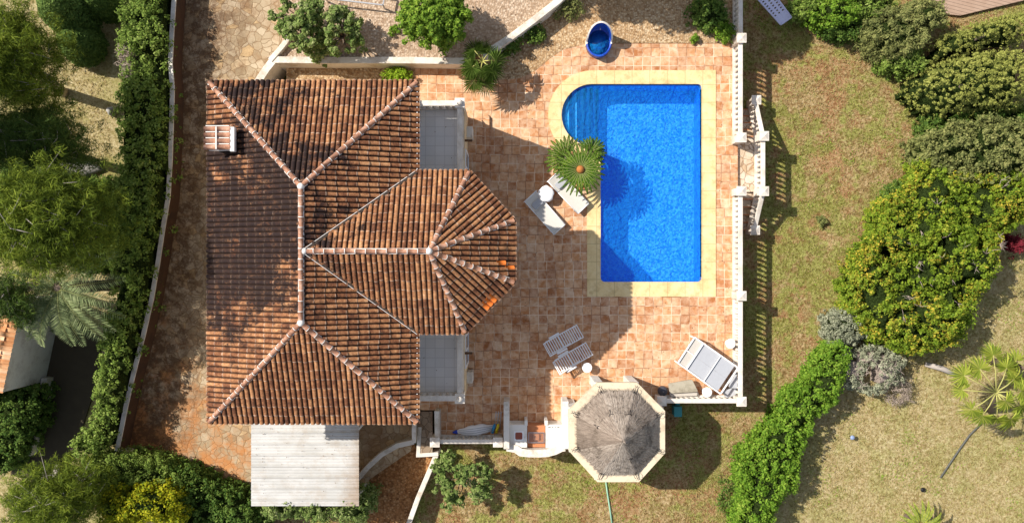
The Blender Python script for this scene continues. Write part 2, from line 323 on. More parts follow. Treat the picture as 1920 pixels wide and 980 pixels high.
M['poolnose']=pool_mat('pool_step_nosing',(.002,.03,.26),(.001,.02,.2))
M['bluetile']=pool_mat('blue_fountain_mosaic',(.02,.10,.55),(.008,.04,.34))
def water_mat():
    m,nt,bs=mat('pool_water'); p=pos(nt); nt.nodes.remove(bs)
    w=noise(nt,p,2.6,3,.6,'Color')
    v=nd(nt,'ShaderNodeVectorMath',{0:p,1:nd(nt,'ShaderNodeVectorMath',{0:w,1:(.5,.5,0)},operation='MULTIPLY').outputs[0]},operation='ADD').outputs[0]
    a=nd(nt,'ShaderNodeTexVoronoi',{'Vector':v,'Scale':7.5},feature='SMOOTH_F1').outputs['Distance']
    b=noise(nt,v,9,3,.6)
    h=mth(nt,'ADD',mth(nt,'MULTIPLY',a,.7),mth(nt,'MULTIPLY',b,.6))
    bp=nd(nt,'ShaderNodeBump',{'Height':h,'Strength':1.0,'Distance':.16}).outputs[0]
    tr=nd(nt,'ShaderNodeBsdfTransparent',{'Color':(.78,.95,1,1)})
    df=nd(nt,'ShaderNodeBsdfDiffuse',{'Color':(.01,.36,.98,1),'Normal':bp})
    b2=nd(nt,'ShaderNodeBump',{'Height':h,'Strength':1.0,'Distance':.018}).outputs[0]
    gl=nd(nt,'ShaderNodeBsdfGlossy',{'Color':(.95,.98,1,1),'Roughness':.07,'Normal':b2})
    mx=nd(nt,'ShaderNodeMixShader',{0:.24,1:tr.outputs[0],2:df.outputs[0]})
    fr=nd(nt,'ShaderNodeFresnel',{'IOR':1.33,'Normal':b2}).outputs[0]
    m2=nd(nt,'ShaderNodeMixShader',{0:fr,1:mx.outputs[0],2:gl.outputs[0]})
    nt.links.new(m2.outputs[0],nt.nodes['Material Output'].inputs[0]); return m
M['water']=water_mat()
def deck_mat():
    m,nt,bs=mat('deck_boards'); p=pos(nt)
    sp=nd(nt,'ShaderNodeSeparateXYZ',{'Vector':nd(nt,'ShaderNodeVectorRotate',{'Vector':p,'Angle':R(14)}).outputs[0]})
    f=mth(nt,'FRACT',mth(nt,'DIVIDE',sp.outputs[1],.14))
    c=mix(nt,noise(nt,p,3,5),(.30,.19,.13),(.46,.33,.25)); c=mix(nt,ramp(nt,f,[(.05,1),(.12,0)]),c,(.06,.04,.03))
    setc(nt,bs,c,.7,.3); return m
M['deck']=deck_mat()

# ------------------------------------------------------------------ geometry helpers
class MB:
    def __init__(s): s.v=[]; s.f=[]; s.m=[]; s.sm=[]
    def add(s,vs,fs,mi=0,sm=False):
        o=len(s.v); s.v+=[tuple(x) for x in vs]; s.f+=[tuple(i+o for i in f) for f in fs]
        s.m+=[mi]*len(fs); s.sm+=[sm]*len(fs)
    def box(s,x0,x1,y0,y1,z0,z1,mi=0):
        v=[(x,y,z) for z in (z0,z1) for x,y in ((x0,y0),(x1,y0),(x1,y1),(x0,y1))]
        s.add(v,[(3,2,1,0),(4,5,6,7),(0,1,5,4),(1,2,6,5),(2,3,7,6),(3,0,4,7)],mi)
    def prism(s,poly,z0,z1,mi=0,top=None):
        a=sum(poly[i][0]*poly[(i+1)%len(poly)][1]-poly[(i+1)%len(poly)][0]*poly[i][1] for i in range(len(poly)))
        if a<0: poly=poly[::-1]
        n=len(poly)
        zt=(lambda i: z1) if not callable(z1) else (lambda i: z1(poly[i][0],poly[i][1]))
        v=[(x,y,z0) for x,y in poly]+[(poly[i][0],poly[i][1],zt(i)) for i in range(n)]
        s.add(v,[tuple(range(n-1,-1,-1)),tuple(range(n,2*n))]+[(i,(i+1)%n,(i+1)%n+n,i+n) for i in range(n)],mi)
    def bar(s,A,B,w,h,mi=0):   # box from A to B, centred across, A/B on its mid height
        A=Vector(A);B=Vector(B); d=(B-A).normalized(); sd=d.cross(Vector((0,0,1)))
        if sd.length<1e-4: sd=Vector((1,0,0))
        sd.normalize(); up=sd.cross(d)
        v=[q+sd*a*w/2+up*b*h/2 for q in (A,B) for a,b in ((-1,-1),(1,-1),(1,1),(-1,1))]
        s.add(v,[(0,1,2,3),(7,6,5,4),(0,4,5,1),(1,5,6,2),(2,6,7,3),(3,7,4,0)],mi)
    def tube(s,pts,r,seg=8,mi=0,closed=False):
        pts=[Vector(p) for p in pts]; n=len(pts); rr=r if isinstance(r,(list,tuple)) else [r]*n
        vs=[]
        for i,p in enumerate(pts):
            d=(pts[min(i+1,n-1)]-pts[max(i-1,0)]) if not closed else (pts[(i+1)%n]-pts[i-1])
            d.normalize(); a=d.cross(Vector((0,0,1)))
            if a.length<.05: a=d.cross(Vector((0,1,0)))
            a.normalize(); b=d.cross(a)
            for k in range(seg):
                t=2*math.pi*k/seg; vs.append(p+a*math.cos(t)*rr[i]+b*math.sin(t)*rr[i])
        fs=[]
        for i in range(n if closed else n-1):
            for k in range(seg):
                j=(i+1)%n; fs.append((i*seg+k,j*seg+k,j*seg+(k+1)%seg,i*seg+(k+1)%seg))
        if not closed: fs+=[tuple(range(seg)),tuple(range(n*seg-1,(n-1)*seg-1,-1))]
        s.add(vs,fs,mi,True)
    def lathe(s,prof,c=(0,0,0),seg=16,mi=0,sx=1,sy=1,smooth=True):
        n=len(prof); vs=[(c[0]+r*sx*math.cos(2*math.pi*k/seg),c[1]+r*sy*math.sin(2*math.pi*k/seg),c[2]+z) for r,z in prof for k in range(seg)]
        fs=[(i*seg+k,i*seg+(k+1)%seg,(i+1)*seg+(k+1)%seg,(i+1)*seg+k) for i in range(n-1) for k in range(seg)]
        fs+=[tuple(range(seg-1,-1,-1)),tuple(range((n-1)*seg,n*seg))]
        s.add(vs,fs,mi,smooth)
    def mesh(s,name,mats):
        me=bpy.data.meshes.new(name); me.from_pydata(s.v,[],s.f)
        for m in (mats if isinstance(mats,(list,tuple)) else [mats]): me.materials.append(m)
        me.polygons.foreach_set('material_index',s.m); me.polygons.foreach_set('use_smooth',s.sm); me.update()
        return me
    def build(s,name,mats,parent=None,world=True,bevel=0):
        o=link(name,s.mesh(name,mats),parent,world)
        if bevel:
            b=o.modifiers.new('bevel','BEVEL'); b.width=bevel; b.segments=2; b.limit_method='ANGLE'
        return o
def wloc(o):
    l=Vector(o.location)
    while o.parent: o=o.parent; l+=Vector(o.location)
    return l
def link(name,me,parent=None,world=True):
    o=bpy.data.objects.new(name,me); C.objects.link(o)
    if parent:
        o.parent=parent
        if world: o.location=-wloc(parent)
    elif world and me is not None:
        n=len(me.vertices); a=np.empty(n*3); me.vertices.foreach_get('co',a); a=a.reshape(-1,3)
        c=np.array([(a[:,0].min()+a[:,0].max())/2,(a[:,1].min()+a[:,1].max())/2,a[:,2].min()])
        me.vertices.foreach_set('co',(a-c).ravel()); me.update(); o.location=c
    return o
def tag(o,label=None,cat=None,group=None,kind=None):
    for k,v in (('label',label),('category',cat),('group',group),('kind',kind)):
        if v: o[k]=v
    return o
def thing(name,loc,label,cat,group=None,rz=0):
    o=bpy.data.objects.new(name,None); C.objects.link(o); o.location=loc; o.rotation_euler=(0,0,rz); o.empty_display_size=.2
    return tag(o,label,cat,group)
def struct(mb,name,m):
    o=mb.build(name,m); o['kind']='structure'; return o
def dup(root,loc,rz,label=None,group=None):
    r=root.copy(); C.objects.link(r); r.location=loc; r.rotation_euler=(0,0,rz)
    if label: r['label']=label
    if group: r['group']=group
    for ch in list(root.children):
        c=ch.copy(); C.objects.link(c); c.parent=r
        for g in list(ch.children):
            d=g.copy(); C.objects.link(d); d.parent=c
    return r
def rounded(pts,r=.15,n=5):
    out=[]; m=len(pts)
    for i in range(m):
        p0,p1,p2=Vector(pts[i-1]),Vector(pts[i]),Vector(pts[(i+1)%m])
        a=(p0-p1); b=(p2-p1); rr=min(r,a.length/2,b.length/2); A=p1+a.normalized()*rr; B=p1+b.normalized()*rr
        for k in range(n+1):
            t=k/n; out.append(tuple((A*(1-t)**2+p1*2*t*(1-t)+B*t*t)))
    return out
def ribbon(pts,w):
    pts=[Vector(p) for p in pts]; l=[];r=[]
    for i,p in enumerate(pts):
        a=(pts[i]-pts[i-1]).normalized() if i else None; b=(pts[i+1]-pts[i]).normalized() if i<len(pts)-1 else None
        a=a or b; b=b or a; t=(a+b).normalized(); nn=Vector((-t.y,t.x)); k=1/max(.5,nn.dot(Vector((-a.y,a.x))))
        l.append(p+nn*w/2*k); r.append(p-nn*w/2*k)
    return l,r
def wall(mb,pts,w,z0,z1,mi=0):  # pts 2D world; z1 number or function(x,y)
    l,r=ribbon(pts,w); n=len(pts); zf=z1 if callable(z1) else (lambda x,y:z1)
    v=[]
    for a,b,p in zip(l,r,pts):
        z=zf(p[0],p[1]); v+=[(a.x,a.y,z0),(b.x,b.y,z0),(b.x,b.y,z),(a.x,a.y,z)]
    f=[(0,1,2,3)[::-1],tuple(4*(n-1)+i for i in (0,1,2,3))]
    for i in range(n-1):
        o=4*i
        for k in range(4): f.append((o+k,o+(k+1)%4,o+4+(k+1)%4,o+4+k))
    mb.add(v,f,mi)
def fill(outer,holes,zf):   # flat-ish sheet with holes -> bmesh
    bm=bmesh.new(); es=[]
    for loop in [outer]+holes:
        vs=[bm.verts.new((x,y,0)) for x,y in loop]
        es+=[bm.edges.new((vs[i],vs[(i+1)%len(vs)])) for i in range(len(vs))]
    bmesh.ops.triangle_fill(bm,use_beauty=True,use_dissolve=False,edges=es,normal=(0,0,1))
    for v in bm.verts: v.co.z=zf(v.co.x,v.co.y) if callable(zf) else zf
    for f in bm.faces:
        f.normal_update()
        if f.normal.z<0: f.normal_flip()
    return bm
def sheet(name,outer,holes,zf,zb,m):
    bm=fill(outer,holes,zf)
    be=[e for e in bm.edges if len(e.link_faces)==1]
    ret=bmesh.ops.extrude_edge_only(bm,edges=be)
    for v in [g for g in ret['geom'] if isinstance(g,bmesh.types.BMVert)]: v.co.z=zb
    bmesh.ops.recalc_face_normals(bm,faces=bm.faces)
    me=bpy.data.meshes.new(name); bm.to_mesh(me); bm.free(); me.materials.append(m)
    return link(name,me)

# ------------------------------------------------------------------ foliage helpers
def inside(poly,x,y):
    c=np.zeros(len(x),bool); n=len(poly)
    for i in range(n):
        x1,y1=poly[i]; x2,y2=poly[(i+1)%n]
        if y1==y2: continue
        k=((y1>y)!=(y2>y))&(x<(x2-x1)*(y-y1)/(y2-y1)+x1); c^=k
    return c
def edged(poly,x,y):
    d=np.full(len(x),1e9); n=len(poly)
    for i in range(n):
        a=np.array(poly[i]); b=np.array(poly[(i+1)%n]); ab=b-a; L2=max(1e-9,(ab**2).sum())
        t=np.clip(((x-a[0])*ab[0]+(y-a[1])*ab[1])/L2,0,1); d=np.minimum(d,np.hypot(x-a[0]-t*ab[0],y-a[1]-t*ab[1]))
    return d
def vnoise(x,y,s,seed):
    r=np.random.default_rng(seed); g=r.random((64,64)); X=x*s; Y=y*s
    i=np.floor(X).astype(int); j=np.floor(Y).astype(int); u=X-i; v=Y-j; u=u*u*(3-2*u); v=v*v*(3-2*v)
    G=lambda a,b:g[a%64,b%64]
    return (G(i,j)*(1-u)+G(i+1,j)*u)*(1-v)+(G(i,j+1)*(1-u)+G(i+1,j+1)*u)*v-.5
def sample(poly,n):
    p=np.array(poly); lo=p.min(0); hi=p.max(0); area=abs(sum(p[i][0]*p[(i+1)%len(p)][1]-p[(i+1)%len(p)][0]*p[i][1] for i in range(len(p))))/2
    m=int(n*area*1.0); need=max(4,m); X=[];Y=[];tot=0
    while tot<need:
        x=rng.uniform(lo[0],hi[0],need*3); y=rng.uniform(lo[1],hi[1],need*3); k=inside(poly,x,y); X.append(x[k]);Y.append(y[k]); tot+=k.sum()
    return np.concatenate(X)[:need],np.concatenate(Y)[:need],area
def quads(name,c,t,b,m,parent=None,extra=None):
    """rhombic leaves: centre c, half vectors t (long) and b (wide)"""
    n=len(c); v=np.stack([c-t,c+b-t*.1,c+t,c-b-t*.1],1).reshape(-1,3)
    me=bpy.data.meshes.new(name); me.vertices.add(4*n); me.vertices.foreach_set('co',v.ravel().astype(np.float32))
    me.loops.add(4*n); me.loops.foreach_set('vertex_index',np.arange(4*n,dtype=np.int32))
    me.polygons.add(n); me.polygons.foreach_set('loop_start',np.arange(0,4*n,4,dtype=np.int32)); me.polygons.foreach_set('loop_total',np.full(n,4,dtype=np.int32))
    me.materials.append(m); me.update(calc_edges=True)
    return link(name,me,parent)
def unit(a): return a/np.maximum(1e-9,np.linalg.norm(a,axis=1,keepdims=True))
def leafcloud(name,m,cl,rad,per,size,parent,asp=.45,jit=.6,upb=.35,flat=1.0):
    cl=np.asarray(cl,float); n=len(cl)*per; c=np.repeat(cl,per,0); rr=np.repeat(np.broadcast_to(rad,(len(cl),)),per)
    d=unit(rng.normal(size=(n,3))); d[:,2]=np.where(rng.random(n)<.75,np.abs(d[:,2]),d[:,2])
    k=rng.random(n)**.4; dd=d.copy(); dd[:,2]*=flat
    p=c+dd*(rr*k)[:,None]
    nr=unit(d+np.array([0,0,upb])+jit*rng.normal(size=(n,3))*.6)
    t=unit(np.cross(nr,rng.normal(size=(n,3)))); b=np.cross(nr,t)
    s=size*rng.uniform(.45,1.6,n)/2
    return quads(name,p,t*s[:,None],b*(s*asp*1.3)[:,None],m,parent)
def heights(poly,x,y,z0,zt,er,lump,seed):
    d=edged(poly,x,y); q=np.clip(d/er,0,1)
    return z0+(zt-z0)*np.sqrt(np.clip(1-(1-q)**2,0,1))+lump*(vnoise(x,y,1.0,seed)*1.0+vnoise(x,y,2.6,seed+1)*1.0)*q
cseed=[10]
def canopy(parent,poly,z0,zt,m,er=.7,lump=.3,dens=9,crad=.2,per=26,size=.12,asp=.5,core=True,gap=0.0,jit=.6,side=True,corez=.22,coremat=None,name='foliage',zs=None):
    cseed[0]+=3; sd=cseed[0]; dens=dens*2.7; per=max(8,int(per*1.15)); crad=crad*.85; size=size*.68; corez=corez+.16; lump=lump*1.35
    x,y,area=sample(poly,dens)
    z=heights(poly,x,y,z0,zt,er,lump,sd)
    if gap>0:
        k=vnoise(x,y,1.3,sd+5)>-.5+gap; x,y,z=x[k],y[k],z[k]
    j=crad*.5; x=x+rng.normal(size=len(x))*j; y=y+rng.normal(size=len(y))*j; z=z-np.abs(rng.normal(size=len(z)))*crad*1.1+.10*vnoise(x,y,5.0,sd+9)
    cl=np.stack([x,y,z],1)
    if side:
        P2=np.array(poly); n=len(P2); pts=[]
        for i in range(n):
            a=P2[i];b=P2[(i+1)%n]; Ls=np.hypot(*(b-a)); kk=int(Ls*(zt-z0)*dens*.7)+1
            t=rng.random((kk,1)); q=a+(b-a)*t; cen=P2.mean(0); inn=(cen-q); inn/=np.linalg.norm(inn,axis=1,keepdims=True)
            zz=z0+(zt-z0)*rng.random((kk,1))*.85; q=q+inn*rng.random((kk,1))*.25*(1+ (zz-z0)/max(.3,zt-z0)); pts.append(np.hstack([q,zz]))
        pts=np.vstack(pts); pts=pts[inside(poly,pts[:,0],pts[:,1])]
        if len(pts): cl=np.vstack([cl,pts])
    rad=crad*rng.uniform(.6,1.35,len(cl))
    o=leafcloud(name,m,cl,rad,per,size,parent,asp,jit)
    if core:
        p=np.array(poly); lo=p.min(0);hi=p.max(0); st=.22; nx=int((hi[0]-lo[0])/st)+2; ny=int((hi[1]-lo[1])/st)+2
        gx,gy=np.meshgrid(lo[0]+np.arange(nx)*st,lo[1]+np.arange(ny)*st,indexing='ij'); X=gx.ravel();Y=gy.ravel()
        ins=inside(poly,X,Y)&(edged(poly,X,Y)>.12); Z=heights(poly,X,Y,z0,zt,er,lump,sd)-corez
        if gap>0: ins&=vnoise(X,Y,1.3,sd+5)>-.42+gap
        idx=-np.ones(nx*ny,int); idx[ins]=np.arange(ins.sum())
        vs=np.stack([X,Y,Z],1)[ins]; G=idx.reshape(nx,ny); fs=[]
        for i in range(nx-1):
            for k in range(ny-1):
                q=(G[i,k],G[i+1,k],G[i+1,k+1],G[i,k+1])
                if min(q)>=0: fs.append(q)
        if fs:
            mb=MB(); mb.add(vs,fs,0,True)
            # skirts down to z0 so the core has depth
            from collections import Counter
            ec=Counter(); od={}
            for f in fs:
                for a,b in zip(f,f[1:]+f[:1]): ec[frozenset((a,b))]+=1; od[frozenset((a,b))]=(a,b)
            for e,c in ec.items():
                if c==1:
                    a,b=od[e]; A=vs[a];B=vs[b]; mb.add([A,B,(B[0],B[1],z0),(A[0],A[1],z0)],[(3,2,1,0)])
            mb.build('branches',coremat or M['core'],parent)  # hull under the leaves; default colour has inner shade painted in
    return o
def circ(px,py,rx,z,ry=None,n=14,jit=.08):
    ry=ry or rx
    return [tuple(P(px+rx*(1+random.uniform(-jit,jit))*math.cos(2*math.pi*k/n),py+ry*(1+random.uniform(-jit,jit))*math.sin(2*math.pi*k/n),z)[:2]) for k in range(n)]
def shrub(name,poly,z0,zt,m,label,cat,group=None,stem=True,**kw):
    c=np.array(poly).mean(0)
    t=thing(name,(c[0],c[1],z0),label,cat,group)
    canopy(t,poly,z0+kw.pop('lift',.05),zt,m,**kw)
    if stem:
        mb=MB()
        mb.tube([(c[0],c[1],z0-.05),(c[0]+.05,c[1],z0+(zt-z0)*.6)],[.05,.03],6); mb.build('stem',M['bark'],t)
    return t

# ------------------------------------------------------------------ WORLD + CAMERA + SUN
K=Vector((.9,-.36,-1.0)).normalized()
sun=bpy.data.lights.new('sun','SUN'); sun.energy=5.0; sun.angle=R(.55); sun.color=(1,.94,.84)
so=bpy.data.objects.new('sun',sun); C.objects.link(so); so.rotation_euler=K.to_track_quat('-Z','Y').to_euler()
elev=math.asin(-K.z); az=math.atan2(-K.x,-K.y)
w=bpy.data.worlds.new('World'); S.world=w; w.use_nodes=True; nt=w.node_tree
sky=nd(nt,'ShaderNodeTexSky',sky_type='NISHITA',sun_disc=False,sun_elevation=elev,sun_rotation=az)
hs=nd(nt,'ShaderNodeHueSaturation',{'Saturation':.6,'Color':sky.outputs[0]}); nt.links.new(hs.outputs[0],nt.nodes['Background'].inputs[0]); nt.nodes['Background'].inputs[1].default_value=.12
cam=bpy.data.cameras.new('camera'); co=bpy.data.objects.new('camera',cam); C.objects.link(co)
co.location=(0,0,H); cam.sensor_width=36; cam.lens=F*36/1920; cam.clip_end=2000; S.camera=co
S.view_settings.view_transform='Standard'; S.view_settings.look='None'; S.view_settings.exposure=.36; S.view_settings.gamma=1

# ------------------------------------------------------------------ GROUND
mb=MB()
n=121; xs=np.concatenate([[-400,-120,-50],np.linspace(-30,30,n),[50,120,400]]); 
N=len(xs); gx,gy=np.meshgrid(xs,xs,indexing='ij'); gz=GZ+.05*vnoise(gx.ravel(),gy.ravel(),.5,3)
gz[np.abs(gx.ravel())>31]=GZ
gz[(gx.ravel()>1.2)&(gx.ravel()<8.6)&(gy.ravel()>-1.8)&(gy.ravel()<8.1)]=-2.2
vs=np.stack([gx.ravel(),gy.ravel(),gz],1)
mb.add(vs,[(i*N+j,(i+1)*N+j,(i+1)*N+j+1,i*N+j+1) for i in range(N-1) for j in range(N-1)],0,True)
struct(mb,'ground',M['lawn'])

# terrace with the pool cut out
pz=0.0
cx,cy,pr=3.28,5.96,1.26
def pool_outline(g,rc):      # g = growth outwards
    L0,R0,B0,T0=3.61-g,7.72+g,-.83-g,7.22+g
    r=pr+g
    arc=[(cx+r*math.cos(t),cy+r*math.sin(t)) for t in [R(a) for a in range(90,271,9)]]
    y2=cy-r
    pts=[(R0,T0)]+arc+([(L0,y2)] if L0>cx-.0 else [(L0,y2)])+[(L0,B0),(R0,B0)]
    return pts
inner=pool_outline(0,.15)
def rc(pts,idx,r):
    out=[]
    m=len(pts)
    for i in range(m):
        if i not in idx: out.append(pts[i]); continue
        p0,p1,p2=Vector(pts[i-1]),Vector(pts[i]),Vector(pts[(i+1)%m])
        A=p1+(p0-p1).normalized()*r; B=p1+(p2-p1).normalized()*r
        for k in range(6):
            t=k/5; out.append(tuple(A*(1-t)**2+p1*2*t*(1-t)+B*t*t))
    return out
m_=len(inner)
inner=rc(inner,{0,m_-2,m_-1},.2)
gap=.55
outer=[(8.30,7.78)]+[(cx+(pr+gap)*math.cos(t),cy+(pr+gap)*math.sin(t)) for t in [R(a) for a in range(90,232,9)]]
# small inner corner below the alcove
outer+=[(3.06,4.35),(3.06,-1.43),(8.30,-1.43)]
hole=[(x,y) for x,y in outer]
ter=PL([(778,127),(880,127),(893,150),(935,147),(965,145),(1000,132),(1030,108),(1055,93),(1090,84),(1130,82),(1380,82)])+[(9.2,8.86),(9.2,-5.65),(5.72,-5.65)]
# gazebo platform bulge
gc=Vector((4.0,-6.5)); 
for a in (18,0,-22,-50,-68,-90,-112,-135,-158,180): ter.append((gc.x+1.85*math.cos(R(a)),gc.y+1.85*math.sin(R(a))))
ter+=[(2.24,-7.45),(-3.15,-7.27),(-3.15,-6.05),(-3.95,-6.05),(-3.95,7.86)]
sheet('terrace',ter,[hole],0.0,-1.4,M['tiles'])['kind']='structure'
t=sheet('pool_coping',outer,[inner],.035,-.25,M['coping']); t['kind']='structure'
# pool: one thing? it is ground structure: basin and water
mb=MB(); ft=-1.45
n=len(inner)
for i in range(n):
    a=inner[i];b=inner[(i+1)%n]; mb.add([(a[0],a[1],ft),(b[0],b[1],ft),(b[0],b[1],0.02),(a[0],a[1],0.02)],[(0,1,2,3)],1)
bm=fill(inner,[],ft); o=len(mb.v)
mb.add([v.co[:] for v in bm.verts],[[v.index for v in f.verts] for f in (bm.verts.index_update() or bm.faces)],0); bm.free()
# steps in the rounded alcove
ex=[2.45,2.78,3.07,3.35,3.62]; zz=[-.24,-.40,-.58,-.78,-1.0]
x0=cx-pr
prev=x0
for i,(x1,z) in enumerate(zip(ex,zz)):
    def yl(x): 
        if x>=cx: return (cy-pr,cy+pr)
        h=math.sqrt(max(0,pr*pr-(x-cx)**2)); return (cy-h,cy+h)
    k=8; xsn=[prev+(x1-prev)*j/k for j in range(k+1)]
    poly=[(x,yl(x)[0]) for x in xsn]+[(x,yl(x)[1]) for x in xsn[::-1]]
    mb.prism(poly,ft+.002,z,2 if i<5 else 0)
    a,b=yl(x1); mb.box(x1-.11,x1+.012,a,b,z-.05,z+.012,3)
    prev=x1
M['poolstep']=pool_mat('pool_step_mosaic',(.16,.60,1.0),(.05,.45,1.0)); struct(mb,'pool_basin',[M['poolfloor'],M['poolwall'],M['poolstep'],M['poolnose']])
bm=fill(inner,[],-.11); me=bpy.data.meshes.new('pool_water'); bm.to_mesh(me); bm.free(); me.materials.append(M['water']); link('pool_water',me)['kind']='structure'

# driveway: gently sloping
def zd(x,y): return min(-.15,max(-.8,-.42+.035*y))
def PD(px,py,off=0):
    z=0
    for _ in range(6):
        p=P(px,py,z+off); z=zd(p.x,p.y)
    return (p.x,p.y)
dr=[PD(*q) for q in [(318,-60),(325,0),(322,100),(322,200),(318,300),(314,370),(298,480),(283,560),(262,640),(238,740),(220,843),(330,895),(480,962),(700,962),(690,900),(770,845),(775,800)]]+[(-3.8,-5.4),(-3.8,-4),(-9,-4),(-9,5.5),(-9.0,6.6)]+[PD(*q) for q in [(478,150),(530,80),(545,40),(560,-60)]]
sheet('driveway',dr,[],zd,-1.5,M['drive'])['kind']='structure'
# gravel beds
sheet('gravel_bed',[(-9.2,7.95),(-3.9,7.95),(-3.9,5.5),(-9.2,5.5)],[],-.02,-1.4,M['gravel'])['kind']='structure'
zu=.62
ug=PL([(545,-200),(530,40),(528,85),(500,108),(880,110),(905,100),(1048,0),(1060,-60),(1060,-200)],zu)
sheet('upper_gravel_garden',ug,[],zu,-1.4,M['gravelpink'])['kind']='structure'
bank=PL([(880,104),(893,152),(940,150),(975,147),(1003,133),(1032,109),(1056,93),(1092,84),(1132,81),(1382,81),(1382,-120),(1010,-120)],.0)
sheet('gravel_bank',bank,[],.012,-1.4,M['gravel'])['kind']='structure'
lg=PL([(683,885),(700,868),(735,842),(775,828),(788,855),(812,855),(765,1000),(690,1000)],-.95)
sheet('rust_gravel_bed',lg,[],-.93,-1.6,M['gravelred'])['kind']='structure'
# stepping stones/stone stair beside the house going down
mb=MB()
sx0,sx1=P(783,0,-.4).x,P(812,0,-.4).x
for i in range(5):
    z=-.12-.17*i; y0=P(0,771+i*15,z).y; mb.box(sx0,sx1,P(0,855,z).y,y0,z-.3,z)
t=mb.build('stone_steps',M['stairstone']); tag(t,'narrow dark stone steps sunk between two white walls beside the house corner','steps')

# ------------------------------------------------------------------ WALLS
def wl(name,px,z,w,z0,m,label,cat='wall',zt=None):
    mb=MB(); pts=[tuple(P(a,b,z)[:2]) for a,b in px]; wall(mb,pts,w,z0,zt if zt is not None else z); o=mb.build(name,m,bevel=.015); tag(o,label,cat); return o
bw=[(329,-40),(326,0),(322,60),(319,120),(323,165),(321,240),(319,300),(315,370),(305,430),(296,490),(284,560),(268,630),(250,700),(236,760),(219,845)]
t=thing('boundary_wall',(-14.2,0,-.6),'long boundary wall with a pale top between the left hedge and the driveway','wall')
pts=[]
for a,b in bw:
    z=0
    for _ in range(6): p=P(a,b,z+1.0); z=zd(p.x,p.y)
    pts.append((p.x,p.y))
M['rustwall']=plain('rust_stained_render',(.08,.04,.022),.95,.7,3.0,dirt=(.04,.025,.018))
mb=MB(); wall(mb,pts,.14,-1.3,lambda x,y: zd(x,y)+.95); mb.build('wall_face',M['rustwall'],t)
mb=MB(); wall(mb,pts,.17,-.0,lambda x,y: zd(x,y)+1.01)
for k in range(len(pts)):
    for q in (0,1):
        x,y,z=mb.v[4*k+q]; mb.v[4*k+q]=(x,y,zd(x,y)+.95)
mb.build('wall_top',M['whiteclean'],t)
mb=MB(); pts=[tuple(P(a,b,.1)[:2]) for a,b in [(220,846),(300,880),(380,912),(470,950)]]; wall(mb,pts,.14,-1.3,.0)
tag(mb.build('boundary_wall',M['whiteclean']),'low white wall under the slanting hedge below the driveway','wall')
# retaining walls of upper garden
wl('retaining_wall',[(512,112),(600,113),(760,113),(878,115)],.82,.26,-1.0,M['white'],'straight white retaining wall above the gravel bed and round bush north of the house')
wl('retaining_wall',[(480,158),(488,146),(500,128),(512,113)],.8,.30,-1.0,M['white'],'short slanting white retaining wall ending at the top left roof edge')
wl('garden_wall',[(506,113),(522,95),(536,78),(548,55)],.86,.20,-1.0,M['white'],'slim white wall between the crazy paving and the citrus trees')
wl('retaining_wall',[(904,104),(930,88),(960,68),(1000,38),(1045,3),(1075,-25)],.85,.26,-1.0,M['white'],'curving white retaining wall above the dark shrubs, top centre')
# walls lower left
wl('curved_wall',[(776,828),(745,835),(715,852),(690,875),(670,898)],-.15,.20,-1.2,M['white'],'curved white garden wall running from the carport to the stone steps',zt=-.15)
wl('stair_wall',[(777,772),(776,800),(776,830)],.35,.17,-1.2,M['white'],'short thick white wall below the bottom right roof corner')
wl('stair_wall',[(787,800),(784,853),(822,851)],-.1,.16,-1.2,M['white'],'L-shaped white wall around the foot of the stone steps')
wl('stair_wall',[(819,770),(820,830)],.7,.20,-1.2,M['white'],'white parapet on the terrace side of the stone steps')
wl('garden_wall',[(818,852),(800,895),(783,935),(765,985)],-.2,.20,-1.3,M['white'],'long slanting white wall between rust gravel and the bottom lawn')

# ------------------------------------------------------------------ BALUSTRADES
bb=MB(); bb.lathe([(.075,0),(.075,.05),(.045,.07),(.06,.14),(.075,.22),(.06,.32),(.038,.43),(.036,.5),(.055,.54),(.07,.56),(.07,.62)],seg=12)
BAL=bb.mesh('baluster',M['bal'])
pm=MB(); pm.box(-.14,.14,-.14,.14,0,.92); pm.box(-.19,.19,-.19,.19,.92,.99); pm.add([(-.17,-.17,.99),(.17,-.17,.99),(.17,.17,.99),(-.17,.17,.99),(0,0,1.07)],[(0,1,4),(1,2,4),(2,3,4),(3,0,4)])
POST=pm.mesh('post',M['bal'])
def run(parent,A,B,zA,zB=None,sp=.21,plinth=.1):
    zB=zA if zB is None else zB
    A3=Vector((A[0],A[1],zA)); B3=Vector((B[0],B[1],zB)); d=B3-A3; Ln=d.length
    mb=MB(); mb.bar(A3+Vector((0,0,plinth/2)),B3+Vector((0,0,plinth/2)),.22,plinth); mb.build('plinth',M['bal'],parent)
    mb=MB(); up=Vector((0,0,plinth+.62)); mb.bar(A3+up+Vector((0,0,.02)),B3+up+Vector((0,0,.02)),.12,.05); mb.bar(A3+up+Vector((0,0,.085)),B3+up+Vector((0,0,.085)),.18,.08)
    mb.build('handrail',M['bal'],parent,bevel=.02)
    k=max(1,int(Ln/sp)); w0=wloc(parent)
    for i in range(k):
        p=A3+d*((i+.5)/k)+Vector((0,0,plinth-.005)); o=link('baluster',BAL,parent,False); o.location=p-w0
def posts(parent,pts):
    w0=wloc(parent)
    for x,y,z in pts: o=link('post',POST,parent,False); o.location=Vector((x,y,z))-w0
X9=9.09
b=thing('balustrade',(X9,6.9,0),'white balustrade at the right terrace edge above the stair landing','balustrade','stone balustrades round the terrace')
run(b,(X9,11.6),(X9,9.0),0); run(b,(X9,8.68),(X9,5.06),0); posts(b,[(X9,8.84,0),(X9,4.9,0)])
